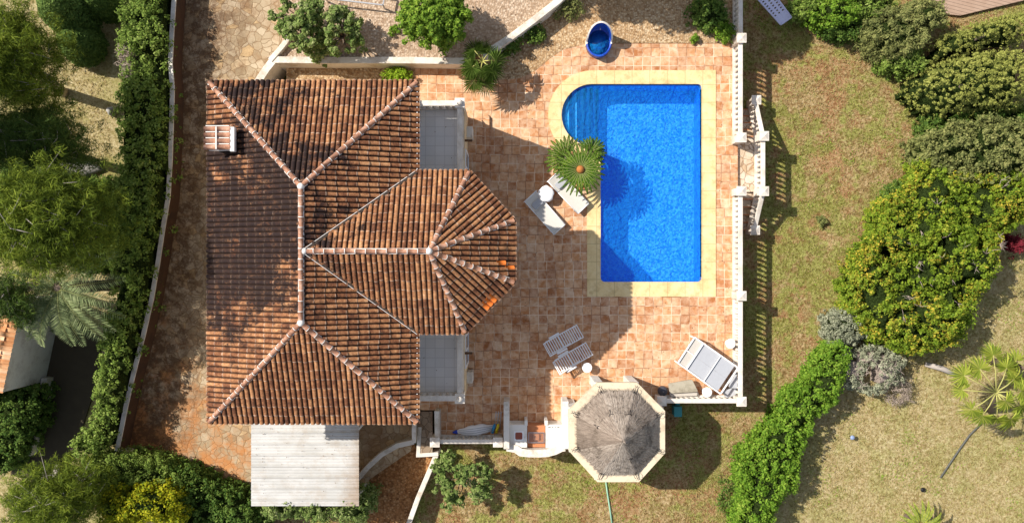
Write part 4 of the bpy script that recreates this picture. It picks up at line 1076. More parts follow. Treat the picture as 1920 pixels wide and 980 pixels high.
# dark globe lamp
p=P(1242,732,.2); t=thing('globe_barbecue',(p.x,p.y,0),'dark grey round lidded bowl beside the cushion stack','grill')
mb=MB(); mb.lathe([(.02,.42),(.10,.41),(.17,.36),(.20,.29),(.205,.24)],seg=24); mb.build('lid',M['darkball'],t,False)
mb=MB(); mb.lathe([(.06,0),(.07,.06),(.15,.1),(.2,.18),(.205,.235)],seg=24); mb.build('bowl',M['darkball'],t,False)
mb=MB(); mb.tube([(-.03,0,.42),(-.02,0,.45),(.02,0,.45),(.03,0,.42)],.008,6); mb.build('handle',M['metal'],t,False)
# cushion stack
for i,(pts,z0,z1,m,lb) in enumerate((([(1255,728),(1310,735),(1311,747),(1258,747)],.0,.14,'palegrey','pale cushion at the bottom of the stack by the lower balustrade'),
    ([(1254,722),(1308,728),(1308,742),(1257,744)],.145,.28,'palegrey','pale cushion in the middle of the stack by the lower balustrade'),
    ([(1253,719),(1298,711),(1309,734),(1258,737)],.285,.42,'beige','grey-beige weathered cushion on top of the stack'))):
    mb=MB(); mb.prism(rounded([tuple(P(a,b,z1)[:2]) for a,b in pts],.06),z0,z1); tag(mb.build('cushion',M[m],bevel=.03),lb,'cushion','stacked lounger cushions')
# daybed frame
t=thing('daybed',(*P(1327,685,.7)[:2],0),'white metal framed daybed with grey mesh panels in the lower right terrace corner','daybed')
zt=.78; c0,c1,c2,c3=[P(a,b,zt) for a,b in ((1302.6,632),(1384,689),(1351,738),(1271,680))]
def bl(u,v,z=zt):
    a=c0.lerp(c1,u); b=c3.lerp(c2,u); r=a.lerp(b,v); return Vector((r.x,r.y,z))
mb=MB()
for a,b in (((0,0),(1,0)),((1,0),(1,1)),((1,1),(0,1)),((0,1),(0,0)),((.20,0),(.20,1))): mb.bar(bl(*a),bl(*b),.055,.06)
mb.bar(bl(.60,0),bl(.60,1),.04,.05); mb.bar(bl(0,.5),bl(.20,.5),.035,.04)
mb.build('frame',M['paintwhite'],t,bevel=.006)
for (u0,u1,v0,v1,m) in ((.02,.19,.03,.48,'beige'),(.02,.19,.52,.97,'beige'),(.22,.59,.02,.5,'greymesh'),(.22,.59,.503,.98,'greymesh'),(.615,.93,.02,.5,'greymesh'),(.615,.93,.503,.98,'greymesh')):
    mb=MB(); z=zt-.05 if m!='beige' else zt-.04; vs=[bl(u0,v0,z),bl(u1,v0,z),bl(u1,v1,z),bl(u0,v1,z)]; vs+= [v-Vector((0,0,.05)) for v in vs]
    mb.add(vs,[(0,1,2,3),(7,6,5,4),(0,4,5,1),(1,5,6,2),(2,6,7,3),(3,7,4,0)]); mb.build('mesh_panel',M['greymesh'] if m!='beige' else M['palegrey'],t)
for u,v in ((.01,.01),(.99,.01),(.99,.99),(.01,.99)):
    mb=MB(); q_=bl(u,v); mb.bar((q_.x,q_.y,0),(q_.x,q_.y,zt),.05,.05); mb.build('leg',M['paintwhite'],t)
mb=MB(); mb.bar(bl(0,1,.25),bl(1,1,.25),.04,.04); mb.bar(bl(0,0,.25),bl(1,0,.25),.04,.04); mb.build('lower_rail',M['paintwhite'],t)
for pts,z0,z1,lb in (([(1380,701),(1384,704),(1383,728),(1368,727),(1369,715)],.05,.5,'upright folded grey cushion between daybed and right balustrade'),([(1355,733),(1377,726),(1384,735),(1378,742),(1362,746)],.02,.30,'crumpled grey cushion lying in the balustrade corner')):
    mb=MB(); mb.prism(rounded([tuple(P(a,b,z1)[:2]) for a,b in pts],.07),z0,z1); tag(mb.build('grey_cushion',M['greyfab'],bevel=.05),lb,'cushion')
# folded parasol in white cover
t=thing('folded_parasol',(*P(895,805,.2)[:2],0),'closed parasol in a white cover lying beside the short balustrade','parasol')
a=P(856,810,.2);b=P(930,800,.2); mb=MB(); n=14; pts=[a.lerp(b,i/(n-1)) for i in range(n)]
rad=[.05,.10,.13,.16,.18,.20,.21,.22,.21,.20,.17,.13,.08,.05]
for i,p in enumerate(pts): p.z=.05+rad[i]*.9; p.y+=.02*math.sin(i*1.7)
mb.tube(pts,rad,12); mb.build('cover',M['cloth'],t)
mb=MB(); d=(b-a).normalized(); mb.tube([a-d*.17+Vector((0,0,-.1)),a+Vector((0,0,-.1)),a+d*.06+Vector((0,0,-.08))],[.03,.09,.07],8); mb.build('pole_cap',M['bluefab'],t)
mb=MB()
for k in range(4):
    o_=.06*k-.1; mb.tube([a.lerp(b,.05)+Vector((0,o_,.14)),a.lerp(b,.5)+Vector((0,o_*1.5,.35)),a.lerp(b,.95)+Vector((0,o_,.12))],.012,5)
mb.build('fold',M['greymesh'],t)
for px,py,l,m,lb in ((925,803,.34,'blueplastic','blue plastic tube standing between parasol cover and yellow tube'),(932,803,.34,'yellow','yellow plastic tube leaning near the barbecue side wall')):
    p=P(px,py,.4); mb=MB(); mb.tube([(p.x-.04,p.y-.2,.2),(p.x+.05,p.y+.16,.42)],[.06,.05],10); mb.lathe([(.045,0),(.03,.05)],(p.x+.05,p.y+.16,.40),10); tag(mb.build('plastic_tube',M[m]),lb,'tube')
t=thing('clothes_airer',(*P(938,790,.3)[:2],0),'folded grey metal clothes airer leaning on the barbecue side wall','airer')
for k in range(2):
    mb=MB(); x=-.43-.1*k; 
    mb.tube([(x-.06,-6.9,.02),(x,-5.95,.95-.1*k)],.014,6); mb.tube([(x-.2,-6.9,.02),(x-.1,-5.95,.95-.1*k)],.014,6)
    for j in range(6): f=(j+.5)/6; mb.tube([(x-.06+.06*f,-6.9+.95*f,.02+.9*f),(x-.2+.1*f,-6.9+.95*f,.02+.9*f)],.008,5)
    mb.build('rack',M['metal'],t)
mb=MB(); p=P(1271,770,-.6); mb.box(p.x-.15,p.x+.15,p.y-.22,p.y+.18,-1.13,-.62); mb.box(p.x-.17,p.x+.17,p.y-.24,p.y+.20,-.62,-.56); mb.box(p.x-.10,p.x+.10,p.y+.24,p.y+.36,-1.13,-.6)
tag(mb.build('garden_box',M['teal'],bevel=.03),'small teal plastic box on the grass below the lower balustrade','box')
# fountain
f=thing('fountain',(3.5,8.82,0),'blue tiled wall fountain basin with a white rim beside the gravel','fountain')
fx,fy,r0=3.50,8.82,.50
mb=MB(); mb.lathe([(r0,0),(r0*1.02,.38),(r0*1.04,.44),(r0*.90,.44),(r0*.86,.32),(r0*.5,.18),(.02,.16)],(fx,fy,0),36,sy=1.15); mb.build('basin',M['bluetile'],f)
mb=MB(); n=26; vs=[]; 
for i in range(n+1):
    a=R(-8+196*i/n); s=math.sin(max(0,min(math.pi,a))); top=.46+.80*(s**.55)
    co_,si_=math.cos(a),math.sin(a)
    for r_,z in ((r0*.92,.42),(r0*1.04,0.0),(r0*1.05,top),(r0*.93,top)): vs.append((fx+r_*co_,fy+r_*si_*1.15,z))
fo=[];fi=[];ft_=[]
for i in range(n):
    o_=4*i; fo.append((o_+1,o_+5,o_+6,o_+2)); ft_.append((o_+2,o_+6,o_+7,o_+3)); fi.append((o_+3,o_+7,o_+4,o_))
mb.add(vs,fo,0,True); mb.add(vs,ft_,0,False); mb.add(vs,fi,1,True); mb.add(vs,[(0,1,2,3),(4*n+3,4*n+2,4*n+1,4*n)],0)
mb.build('back_wall',[M['whiteclean'],M['bluetile']],f)
mb=MB(); mb.lathe([(r0*.88,.345),(r0*.88,.35)],(fx,fy,0),32,sy=1.15); mb.build('water',M['water'],f)
mb=MB(); mb.tube([(fx,fy+.5,.9),(fx,fy+.38,.93),(fx,fy+.36,.86)],.018,8); mb.build('spout',M['metal'],f)

# ------------------------------------------------------------------ NEIGHBOUR BITS
t=thing('neighbour_house',(-21,-3.5,GZ),'white neighbouring house at the left edge with a bright orange tile roof','house')
zn=1.9
mb=MB(); a=[(25,570),(78,570),(93,590),(-40,600)]
w1=[P(30,575,zn),P(34,600,zn),P(8,728,zn)]
poly=[tuple(P(a_,b_,zn)[:2]) for a_,b_ in ((40,560),(30,612),(4,735),(-200,760),(-200,560))]
mb.prism(poly,GZ-.1,zn); mb.build('wall',M['whiteclean'],t)
rfm=[P(a_,b_,zn+.25) for a_,b_ in ((38,585),(30,612),(3,733),(-200,765),(-200,585))]
rf2=[];
rv0=len(rf_v); rf_v=[];rf_f=[];rf_uv=[]
eA=P(33,592,zn+.15);eB=P(2,735,zn+.15); inn=Vector((-1,-.12,0)).normalized(); 
pA=eA+inn*4+Vector((0,0,1.4));pB=eB+inn*4+Vector((0,0,1.4)); U=(eB-eA).normalized(); inn=Vector((U.y,-U.x,0)); inn=inn if inn.x<0 else -inn
pA=eA+inn*4+Vector((0,0,1.3));pB=eB+inn*4+Vector((0,0,1.3)); slope(eA,eB,[eA,eB,pB,pA],20)
me=bpy.data.meshes.new('roof'); me.from_pydata(rf_v,[],rf_f); uvl=me.uv_layers.new(name='UVMap'); uvl.data.foreach_set('uv',np.array(rf_uv,dtype=np.float32).ravel()); me.polygons.foreach_set('use_smooth',[True]*len(me.polygons))
m2,nt,bs=mat('orange_roof_tiles'); p_=pos(nt); uvn=nd(nt,'ShaderNodeUVMap',uv_map='UVMap').outputs[0]; fl=nd(nt,'ShaderNodeVectorMath',{0:uvn},operation='FLOOR').outputs[0]
setc(nt,bs,ramp(nt,nd(nt,'ShaderNodeTexWhiteNoise',{'Vector':fl}).outputs[0],[(0,(.5,.22,.09)),(.6,(.66,.36,.18)),(1,(.74,.5,.32))]),.85,.2)
me.materials.append(m2); me.update(); link('roof',me,t)
mb=MB(); wall(mb,[tuple(P(a_,b_,-.1)[:2]) for a_,b_ in ((70,712),(62,780),(38,858))],.25,GZ-.1,-.6); tag(mb.build('patio_wall',M['white']),'low white patio wall below the neighbouring house','wall')
mb=MB(); mb.prism([tuple(P(a_,b_,-.9)[:2]) for a_,b_ in ((60,-60),(115,-60),(95,12),(70,12))],GZ-.05,-.95); tag(mb.build('paving',M['greyplate']),kind='structure')
mb=MB(); mb.prism([tuple(P(a_,b_,-1.0)[:2]) for a_,b_ in ((1730,-20),(1740,3),(1778,28),(1800,30),(1925,0),(1925,-60))],GZ-.05,-.95); tag(mb.build('wooden_deck',M['deck']),'weathered brown board deck at the top right edge','deck')
mb=MB(); mb.prism([tuple(P(a_,b_,GZ+.06)[:2]) for a_,b_ in ((60,735),(95,610),(150,600),(190,640),(180,720),(155,800),(128,868),(60,900),(20,890))],GZ-.05,GZ+.07); struct(mb,'shade_patch',plain('painted_shade',(.07,.055,.035),.95,.5,3))  # near-black sheet standing in for the neighbouring house's shadow
# white lattice panel at the top
t=thing('garden_bed_tray',(*P(1455,15,-.9)[:2],GZ),'pale lilac perforated plastic panel lying tilted at the top of the lawn','panel')
a=P(1418,-4,-.4);b=P(1464,47,-.4);c=P(1484,33,-.4);d=P(1441,-24,-.4); u=(b-a);v=(d-a); 
mb=MB()
def q2(s,t_): return a+(b-a)*s+(d-a)*t_*(1-s)+(c-b)*t_*s
ns_=12
vs=[]
for i in range(ns_+1):
    for j in range(4): vs.append(tuple(q2(i/ns_,j/3)))
cells=[(i,j) for i in range(ns_) for j in range(3)]
for (i,j) in cells:
    P4=[q2((i+di)/ns_,(j+dj)/3) for di,dj in ((0,0),(1,0),(1,1),(0,1))]; cen=sum(P4,Vector())/4
    k=.45 if (i<ns_-3) else .12
    I4=[cen+(p-cen)*k for p in P4]
    mb.add([*P4,*I4],[(0,1,5,4),(1,2,6,5),(2,3,7,6),(3,0,4,7)])
    mb.add([*I4,*[p-Vector((0,0,.06)) for p in I4]],[(0,1,5,4),(1,2,6,5),(2,3,7,6),(3,0,4,7)])
for s_,e_ in ((a,b),(b,c),(c,d),(d,a)): mb.bar(s_+Vector((0,0,.0)),e_+Vector((0,0,.0)),.05,.06)
mb.build('panel',M['lattice'],t)
# metal bench like frame in the upper garden
t=thing('planter_trough',(*P(690,-4,1.1)[:2],zu),'grey metal trough frame at the top edge beside the bushy tree','trough')
mb=MB(); A_=P(610,-3,1.1);B_=P(718,10,1.1)
mb.bar(A_,B_,.05,.06); mb.bar(A_+Vector((.1,.5,0)),B_+Vector((.1,.5,0)),.05,.06); mb.bar(B_,B_+Vector((.1,.5,0)),.05,.06); mb.build('frame',M['metal'],t)
for q_ in (A_,B_,B_+Vector((.1,.5,0))):
    mb=MB(); mb.bar((q_.x,q_.y,zu),(q_.x,q_.y,1.07),.05,.05); mb.build('leg',M['metal'],t)
# hoses and small things
def hose(pts,z,r,m,lb,nm='garden_hose'):
    mb=MB(); mb.tube([P(a_,b_,z) for a_,b_ in pts],r,6); tag(mb.build(nm,m),lb,'hose')
hose([(1136,903),(1139,925),(1143,950),(1148,985)],GZ+.05,.035,M['green_hose'],'pale green hose running down the lawn from the gazebo')
hose([(1853,778),(1838,795),(1818,815),(1800,840),(1785,862),(1763,895)],GZ+.05,.04,M['grey_hose'],'dark curved hose on the straw lawn below the fan palm')
def lamp(px,py,lb,h=.35,m=M['blueplastic']):
    p=P(px,py,GZ+h); t=thing('garden_light',(p.x,p.y,GZ),lb,'garden light')
    mb=MB(); mb.lathe([(.09,h-.05),(.10,h-.03),(.07,h),(.02,h+.02)],seg=14); mb.build('head',m,t,False)
    mb=MB(); mb.lathe([(.015,-.05),(.015,h-.05)],seg=8); mb.build('spike',M['iron'],t,False)
lamp(1599,820,'small blue-headed garden light in front of the slanting hedge',m=plain('blue_grey_cap',(.25,.32,.5),.4,.1,5)); lamp(1731,918,'small black sprinkler head standing alone on the straw lawn',.18,M['iron'])
# boulders left
for px,py,rx,ry,lb in ((130,318,52,20,'long grey boulder below the upper pine beside the hedge'),(207,208,8,9,'small pale boulder at the hedge foot')):
    p=P(px,py,-.9); mb=MB(); n=14; kx=(H+.9)/F
    prof=[(1,0),(1.02,.10),(.9,.22),(.6,.32),(.25,.36)]
    sd=random.random()*9
    vs=[]
    for r_,z in prof:
        for k in range(n):
            a_=2*math.pi*k/n; q_=1+.13*math.sin(3*a_+sd)+.08*math.sin(7*a_+sd*2); vs.append((p.x+r_*rx*kx*q_*math.cos(a_),p.y+r_*ry*kx*q_*math.sin(a_),GZ+z*1.2))
    mb.add(vs,[(i*n+k,i*n+(k+1)%n,(i+1)*n+(k+1)%n,(i+1)*n+k) for i in range(len(prof)-1) for k in range(n)]+[tuple(range((len(prof)-1)*n,len(prof)*n))],0,True)
    tag(mb.build('boulder',M['boulder']),lb,'rock')

# ------------------------------------------------------------------ VEGETATION
def hp(pts,z): return [tuple(P(a,b,z)[:2]) for a,b in pts]
# left hedge
hz=1.6
hedge_l=hp([(207,-40),(314,-40),(310,60),(305,120),(310,170),(308,240),(306,300),(300,370),(288,430),(278,490),(264,560),(248,630),(230,700),(215,760),(198,835),(180,860),(140,868),(118,838),(150,800),(166,740),(172,690),(176,640),(190,600),(205,540),(196,470),(204,400),(196,340),(212,300),(210,200),(213,100)],hz)
shrub('hedge',hedge_l,GZ,hz,L['hedge'],'long broad green hedge along the left side of the white boundary wall','hedge',er=.3,lump=.28,dens=14,per=26,size=.125,stem=False,side=False)
# dry patch on the hedge
shrub('dead_shrub',hp([(212,78),(250,75),(256,110),(252,140),(222,145),(212,120)],hz+.1),GZ,hz+.18,L['drytwig'],'bare brown twiggy shrub grown into the left hedge','shrub',er=.4,lump=.1,dens=14,per=14,size=.22,asp=.1,stem=False,coremat=M['twig'])
hb=hp([(133,872),(190,860),(235,858),(285,872),(330,905),(335,940),(290,960),(180,950),(140,915)],1.5)
shrub('hedge',hb,GZ,1.5,L['hedge'],'rounded grey-green hedge section at the corner below the boundary wall','hedge',er=.7,lump=.2,dens=13,per=26,size=.11,stem=False)
hd=hp([(290,872),(340,888),(400,918),(450,938),(480,960),(480,1040),(300,1040),(300,940)],1.2)
shrub('hedge',hd,GZ,1.0,L['dark'],'bright dark-green hedge slanting along the bottom of the driveway','hedge',er=.5,lump=.3,dens=12,per=26,size=.13,stem=False)
shrub('yellow_shrub',hp([(160,945),(190,925),(240,915),(290,915),(320,940),(330,990),(170,1000)],2.4),GZ,2.6,L['yellow'],'bright yellow flowering shrub at the bottom left','shrub',er=.8,lump=.3,dens=11,per=26,size=.13)
for i,(x,y,rx_,ry_,lb) in enumerate(((520,958,44,30,'green shrub overlapping the left end of the carport edge'),(588,962,40,28,'green shrub with pink flowers at the middle of the carport edge'),(655,960,36,32,'green shrub overlapping the right end of the carport edge'))):
    shrub('oleander',circ(x,y,rx_,1.7,ry_),GZ,1.9,L['citrus'],lb,'shrub','shrubs along the carport edge',er=.6,lump=.35,dens=9,per=22,size=.14,asp=.35)
# cypress topiary
def cone_tree(px,py,r,zb,zt,label):
    p=P(px,py,zb+.7); t=thing('clipped_cypress',(p.x,p.y,GZ),label,'conifer','clipped round cypresses'); n=2600
    hgt=zt-zb; prof=lambda f:(1-f**2.2)**.55
    cl=[]
    for _ in range(n):
        f=random.random()**.8; a=random.random()*2*math.pi; rr=r*prof(f)*random.uniform(.93,1.0)*(1+.03*math.sin(9*a)); cl.append((p.x+rr*math.cos(a),p.y+rr*math.sin(a),zb+hgt*f))
    leafcloud('crown',L['cypress'],cl,.09,14,.075,t,asp=.5,upb=.2)
    mb=MB(); mb.lathe([(r*prof(f)*.93,zb+hgt*f) for f in (0,.2,.4,.6,.8,.93)]+[(.05,zb+hgt*.95)],(p.x,p.y,0),20); mb.build('shaded_core',M['core'],t)  # solid core coloured dark as the crown's painted inner shade
    mb=MB(); mb.lathe([(.12,GZ-.05),(.1,zb+.2)],(p.x,p.y,0),8); mb.build('trunk',M['bark'],t)
cone_tree(133,25,.98,-.6,1.9,'large clipped round cypress at the top left'); cone_tree(150,82,.82,-.9,.9,'smaller clipped round cypress just below the large one'); cone_tree(196,8,.6,-1,1.0,'narrow clipped cypress squeezed against the top of the left hedge')
# pines
def pine(px,py,z,rx_,ry_,label,m,n=70,ntw=12,seed=1,group='pines along the left edge',zlo=2.0,dens=1.0,depth=4.5):
    rd=random.Random(seed); p=P(px,py,z); k=(H-z)/F; t=thing('pine_tree',(p.x-2.0,p.y+.3,GZ),label,'pine',group)
    base=Vector((p.x-2.0,p.y+.3,GZ)); top=Vector((p.x,p.y,z-.3))
    mb=MB(); mb.tube([base,base.lerp(top,.4)+Vector((.15,.1,0)),base.lerp(top,.75),top],[.22,.17,.12,.05],9); mb.build('trunk',M['palebark'],t)
    cl=[]; bmb=MB()
    for i in range(n):
        a=rd.random()*2*math.pi; rr=math.sqrt(rd.random()); x=p.x+rx_*k*rr*math.cos(a); y=p.y+ry_*k*rr*math.sin(a); zz=z-zlo*rr**2*rd.uniform(.5,1.1)+rd.uniform(-.5,.2)
        e=Vector((x,y,zz)); s=base.lerp(top,rd.uniform(.55,.98)); mid=s.lerp(e,.5)+Vector((rd.uniform(-.2,.2),rd.uniform(-.2,.2),.15))
        if i%2==0: bmb.tube([s,mid,e],[.05,.03,.012],5)
        if rd.random()<.55:
            e2_=e-Vector((rd.uniform(-.3,.3),rd.uniform(-.3,.3),rd.uniform(1.0,depth)))
            for _ in range(6): cl.append((e2_+Vector((rd.gauss(0,.4),rd.gauss(0,.4),rd.gauss(0,.2))))[:])
        m_=int(rd.randint(5,11)*dens)
        for _ in range(m_):
            q_=e+Vector((rd.gauss(0,.35),rd.gauss(0,.35),rd.gauss(0,.14))); cl.append(q_[:])
            if rd.random()<.25: bmb.tube([e,q_],[.015,.006],4)
    bmb.build('branches',M['palebark'],t)
    leafcloud('crown',m,cl,.24,46,.20,t,asp=.07,jit=1.0,upb=.2,flat=.6)
pine(-20,95,7.0,36,80,'light green feathery pine in the top left corner',L['pine'],90,seed=3,depth=2.2)
pine(25,255,6.0,78,40,'dark green pine between the upper lawn and the grey boulder',L['pinedark'],90,seed=4,depth=2.2)
pine(25,410,9.0,82,78,'tall pine with pale bare branches at the middle of the left edge',L['pine'],170,seed=5,depth=2.5)
pine(-470,165,11.0,210,215,'tall pine beyond the left edge that shades the hedge and driveway',L['pinedark'],170,seed=6,depth=3)
pine(-15,560,5.0,25,30,'smaller pine above the neighbouring orange tile roof',L['pinedark'],22,seed=8)
pine(70,955,4.0,85,50,'yellowish pine with grey twigs in the bottom left corner',L['pine'],90,seed=9)
# dark ground shrub below pines
shrub('ivy_shrub',hp([(100,335),(200,330),(215,420),(205,500),(150,520),(90,480),(70,400)],.2),GZ,.2,L['dark'],'dark leafy shrub in shade between the tall pine and the hedge','shrub',er=.6,lump=.4,dens=10,per=22,size=.13)
shrub('ivy_shrub',hp([(-20,300),(60,300),(80,335),(60,400),(-20,400)],.3),GZ,.3,L['dark'],'dark leafy shrub at the left edge beside the boulder','shrub',er=.6,lump=.4,dens=9,per=22,size=.13)
# phoenix palm fronds
def frond(mb_c,mb_t,mb_b,base,ang,Ln,lift,droop,ll,npair=26,lw=.035,vee=.35,endz=None):
    u=np.array([math.cos(ang),math.sin(ang),0]); s=np.array([-u[1],u[0],0]); base=np.array(base)
    for i in range(npair):
        f=(i+1.5)/(npair+1.5); pt=base+u*Ln*f*(1-.06*f)+np.array([0,0,lift*math.sin(math.pi*min(1,f*.75))-droop*f*f])
        l=ll*math.sin(math.pi*(.12+.86*f))**.7
        for sg in (-1,1):
            d=s*sg*.86+u*.52+np.array([0,0,vee-.5*f]); d/=np.linalg.norm(d); d+=rng.normal(size=3)*.05
            nrm=np.cross(d,u); nrm/=max(1e-6,np.linalg.norm(nrm)); w_=np.cross(d,nrm); w_/=max(1e-6,np.linalg.norm(w_))
            mb_c.append(pt+d*l/2); mb_t.append(d*l/2); mb_b.append(w_*lw/2)
def rachis(mb,base,ang,Ln,lift,droop,r=.02):
    u=Vector((math.cos(ang),math.sin(ang),0)); pts=[Vector(base)+u*Ln*f*(1-.06*f)+Vector((0,0,lift*math.sin(math.pi*min(1,f*.75))-droop*f*f)) for f in np.linspace(0,1,8)]
    mb.tube(pts,[r*(1-.8*i/7) for i in range(8)],5)
def feather_palm(name,px,py,zc,label,cat,fr,Ln,m,ll,lift,droop,hub,lw=.035,npair=26,vee=.35,trunk_r=.2,sticks=None,group=None,z0=GZ):
    p=P(px,py,zc); t=thing(name,(p.x,p.y,z0),label,cat,group)
    mb=MB(); n=7; mb.lathe([(trunk_r*(1.15 if i%2 else 1),z0-.1+(zc-z0)*i/n) for i in range(n+1)]+[(trunk_r*.4,zc+.05)],(p.x,p.y,0),12); mb.build('trunk',M['bark'],t)
    c=[];tt_=[];b_=[]; rm=MB()
    for a in fr:
        if isinstance(a,tuple): a_,L_=a; lf=lift; dp=droop
        else: a_,L_=a,Ln*random.uniform(.85,1.1); lf=lift*random.uniform(.5,1.4); dp=droop*random.uniform(.6,1.3)
        bs_=(p.x+.08*math.cos(a_),p.y+.08*math.sin(a_),zc)
        frond(c,tt_,b_,bs_,a_,L_,lf,dp,ll,npair,lw,vee); rachis(rm,bs_,a_,L_,lf,dp)
    rm.build('frond_stems',plain('frond_rib',(.20,.22,.07),.6,.2,4),t)
    quads('fronds',np.array(c),np.array(tt_),np.array(b_),m,t)
    if hub: mb=MB(); mb.lathe([(.13,0),(.16,.06),(.13,.13),(.05,.19),(.01,.2)],(p.x,p.y,zc+.02),14); mb.build('crown_heart',M['cone'],t)
    return t
angs=[R(d) for d in (-95,-78,-60,-42,-15,8,-112,-130,-150,-172,165,140,100,60,35,-28)]
feather_palm('date_palm',108,540,3.3,'date palm with long drooping feathery fronds beside the white neighbouring house','palm',angs+[R(-70),R(-120),R(-52)],2.35,L['phoenix'],.42,.35,.9,False,lw=.04,npair=34,trunk_r=.22)
# cycad by the pool
cyc=[(2*math.pi*k/29+random.uniform(-.04,.04),random.uniform(.97,1.08)) for k in range(29)]
feather_palm('cycad',1088,318,1.15,'dark green cycad with an orange-brown heart at the inner pool corner','cycad',cyc,.98,L['cycad'],.085,.20,.22,True,lw=.036,npair=44,vee=.3,trunk_r=.16,z0=0)
p=P(1060,305,.7)
feather_palm('cycad',1062,296,.75,'lighter small cycad tucked behind the larger one beside the pool steps','cycad',[R(d) for d in range(60,300,12)],.85,L['cycad'],.10,.25,.20,False,lw=.033,npair=32,vee=.5,trunk_r=.13,z0=0)
feather_palm('cycad',1108,285,.6,'small shaded cycad on the pool side of the larger one','cycad',[R(d) for d in range(-60,160,14)],.6,L['cycad'],.09,.2,.15,False,lw=.03,npair=26,vee=.5,trunk_r=.1,z0=0)
feather_palm('cycad',1725,985,.0,'yellow-green spiky cycad at the bottom right edge','cycad',[R(d) for d in range(0,360,17)],1.05,L['wash'],.10,.3,.25,True,lw=.035,npair=36,vee=.3,trunk_r=.15)
# fan palms
def fan_palm(px,py,zc,label,leaves_,m,group=None,z0=GZ,trunk=.12,fl=.5,lean=None):
    p=P(px,py,zc); t=thing('fan_palm',(p.x,p.y,z0),label,'palm',group)
    mb=MB(); b0=lean or (p.x,p.y); mb.tube([(b0[0],b0[1],z0-.1),((b0[0]*.4+p.x*.6),(b0[1]*.4+p.y*.6),z0+(zc-z0)*.6),(p.x,p.y,zc)],[trunk*1.3,trunk,trunk*.9],10); mb.build('trunk',M['bark'],t)
    pm_=MB()
    for (a,dist,size,tilt) in leaves_:
        u=Vector((math.cos(a),math.sin(a),0)); hub=Vector((p.x,p.y,zc))+u*dist+Vector((0,0,.25-tilt*.35))
        pm_.tube([(p.x,p.y,zc),Vector((p.x,p.y,zc+.15)).lerp(hub,.55),hub],[.03,.022,.016],5)
        s=Vector((-u.y,u.x,0)); fwd=(u*math.cos(tilt)-Vector((0,0,math.sin(tilt)))).normalized(); up_=s.cross(fwd); vs=[];fs=[]
        nb=30; mb=MB()
        for k in range(nb):
            th=R(-140+280*k/(nb-1)); d=(fwd*math.cos(th)+s*math.sin(th)); d=(d+Vector((0,0,1))*(.10*(k%2)) ).normalized(); l=size*(.72+.28*math.cos(th*.55))*random.uniform(.78,1.12)
            e=d.cross(up_ if abs(d.dot(up_))<.9 else u).normalized(); w_=size*.042
            q0=hub; q1=hub+d*l*.6+Vector((0,0,.02)); q2_=hub+d*l-Vector((0,0,.10*size+random.uniform(0,.08)*size))
            i0=len(vs); vs+=[q0,q1+e*w_+up_*.02*(k%2),q2_,q1-e*w_-up_*.02*(k%2)]; fs.append((i0,i0+1,i0+2)); fs.append((i0,i0+2,i0+3))
        mb.add(vs,fs); mb.build('fan_leaf',m,t)
    pm_.build('leaf_stalks',plain('leaf_stalk',(.40,.38,.12),.5,.2,4),t)
rl=lambda n,d,s,tl:[(2*math.pi*k/n+random.uniform(-.25,.25),d*random.uniform(.7,1.15),s*random.uniform(.85,1.1),tl*random.uniform(.3,1.3)) for k in range(n)]
fan_palm(905,115,1.7,'dark fan palm standing at the end of the retaining wall',rl(8,.45,.62,.5),L['palm'],'fan palms at the wall end',z0=0)
fan_palm(903,142,1.3,'paler fan palm spreading over the terrace just below the dark one',rl(5,.35,.60,.6),L['palm'],'fan palms at the wall end',z0=0)
lv=[(R(128),1.15,.50,.3),(R(153),1.45,.50,.4),(R(176),1.3,.42,.7),(R(98),1.45,.48,.3),(R(72),1.0,.50,.3),(R(40),.8,.50,.4),(R(5),.9,.50,.4),(R(-30),1.0,.50,.5),(R(-62),1.15,.55,.6),(R(-88),1.0,.45,.8),(R(-122),1.05,.50,.6),(R(-145),1.15,.45,.7),(R(-50),.4,.45,.2)]
fan_palm(1868,735,2.2,'tall yellow-green fan palm on the right-hand straw lawn',[(a_,b_,c_*1.22,d_) for a_,b_,c_,d_ in lv],L['wash'],lean=(20.2,-6.3))
fan_palm(1925,690,1.4,'fan palm cut by the right edge beside the large one',rl(5,.6,.5,.5),L['wash'])
# trees with open crowns
def leafy_tree(px,py,z,rx_,ry_,label,m,z0,n=40,size=.14,group=None,zlo=.9,gap=.45,per=34,crad=.22,seed=1,asp=.5,trunk=.08,name='small_tree'):
    rd=random.Random(seed); p=P(px,py,z); k=(H-z)/F; t=thing(name,(p.x,p.y,z0),label,'tree',group)
    base=Vector((p.x,p.y,z0-.05)); fork=Vector((p.x+.05,p.y,z0+(z-z0)*.4))
    mb=MB(); mb.tube([base,fork],[trunk*1.3,trunk],8)
    cl=[]
    hubs=[]
    for i in range(n):
        a=rd.random()*2*math.pi; rr=rd.random()**.5; x=p.x+rx_*k*rr*math.cos(a); y=p.y+ry_*k*rr*math.sin(a); zz=z-zlo*rr**2*rd.uniform(.4,1.2)-rd.random()*zlo*.5
        e=Vector((x,y,zz)); hubs.append(e)
        mb.tube([fork,fork.lerp(e,.5)+Vector((rd.uniform(-.1,.1),rd.uniform(-.1,.1),.12)),e],[trunk*.5,trunk*.3,.01],5)
        for _ in range(rd.randint(3,7)): cl.append((e+Vector((rd.gauss(0,.13),rd.gauss(0,.13),rd.gauss(0,.10))))[:])
    mb.build('trunk',M['bark'],t); leafcloud('crown',m,cl,crad*np.random.default_rng(seed).uniform(.6,1.2,len(cl)),per,size,t,asp=asp)
leafy_tree(560,28,2.6,55,60,'loose citrus tree nearest the crazy paving, top',L['citrus'],zu,34,.11,seed=11,crad=.16,per=44,group='citrus trees in the upper garden')
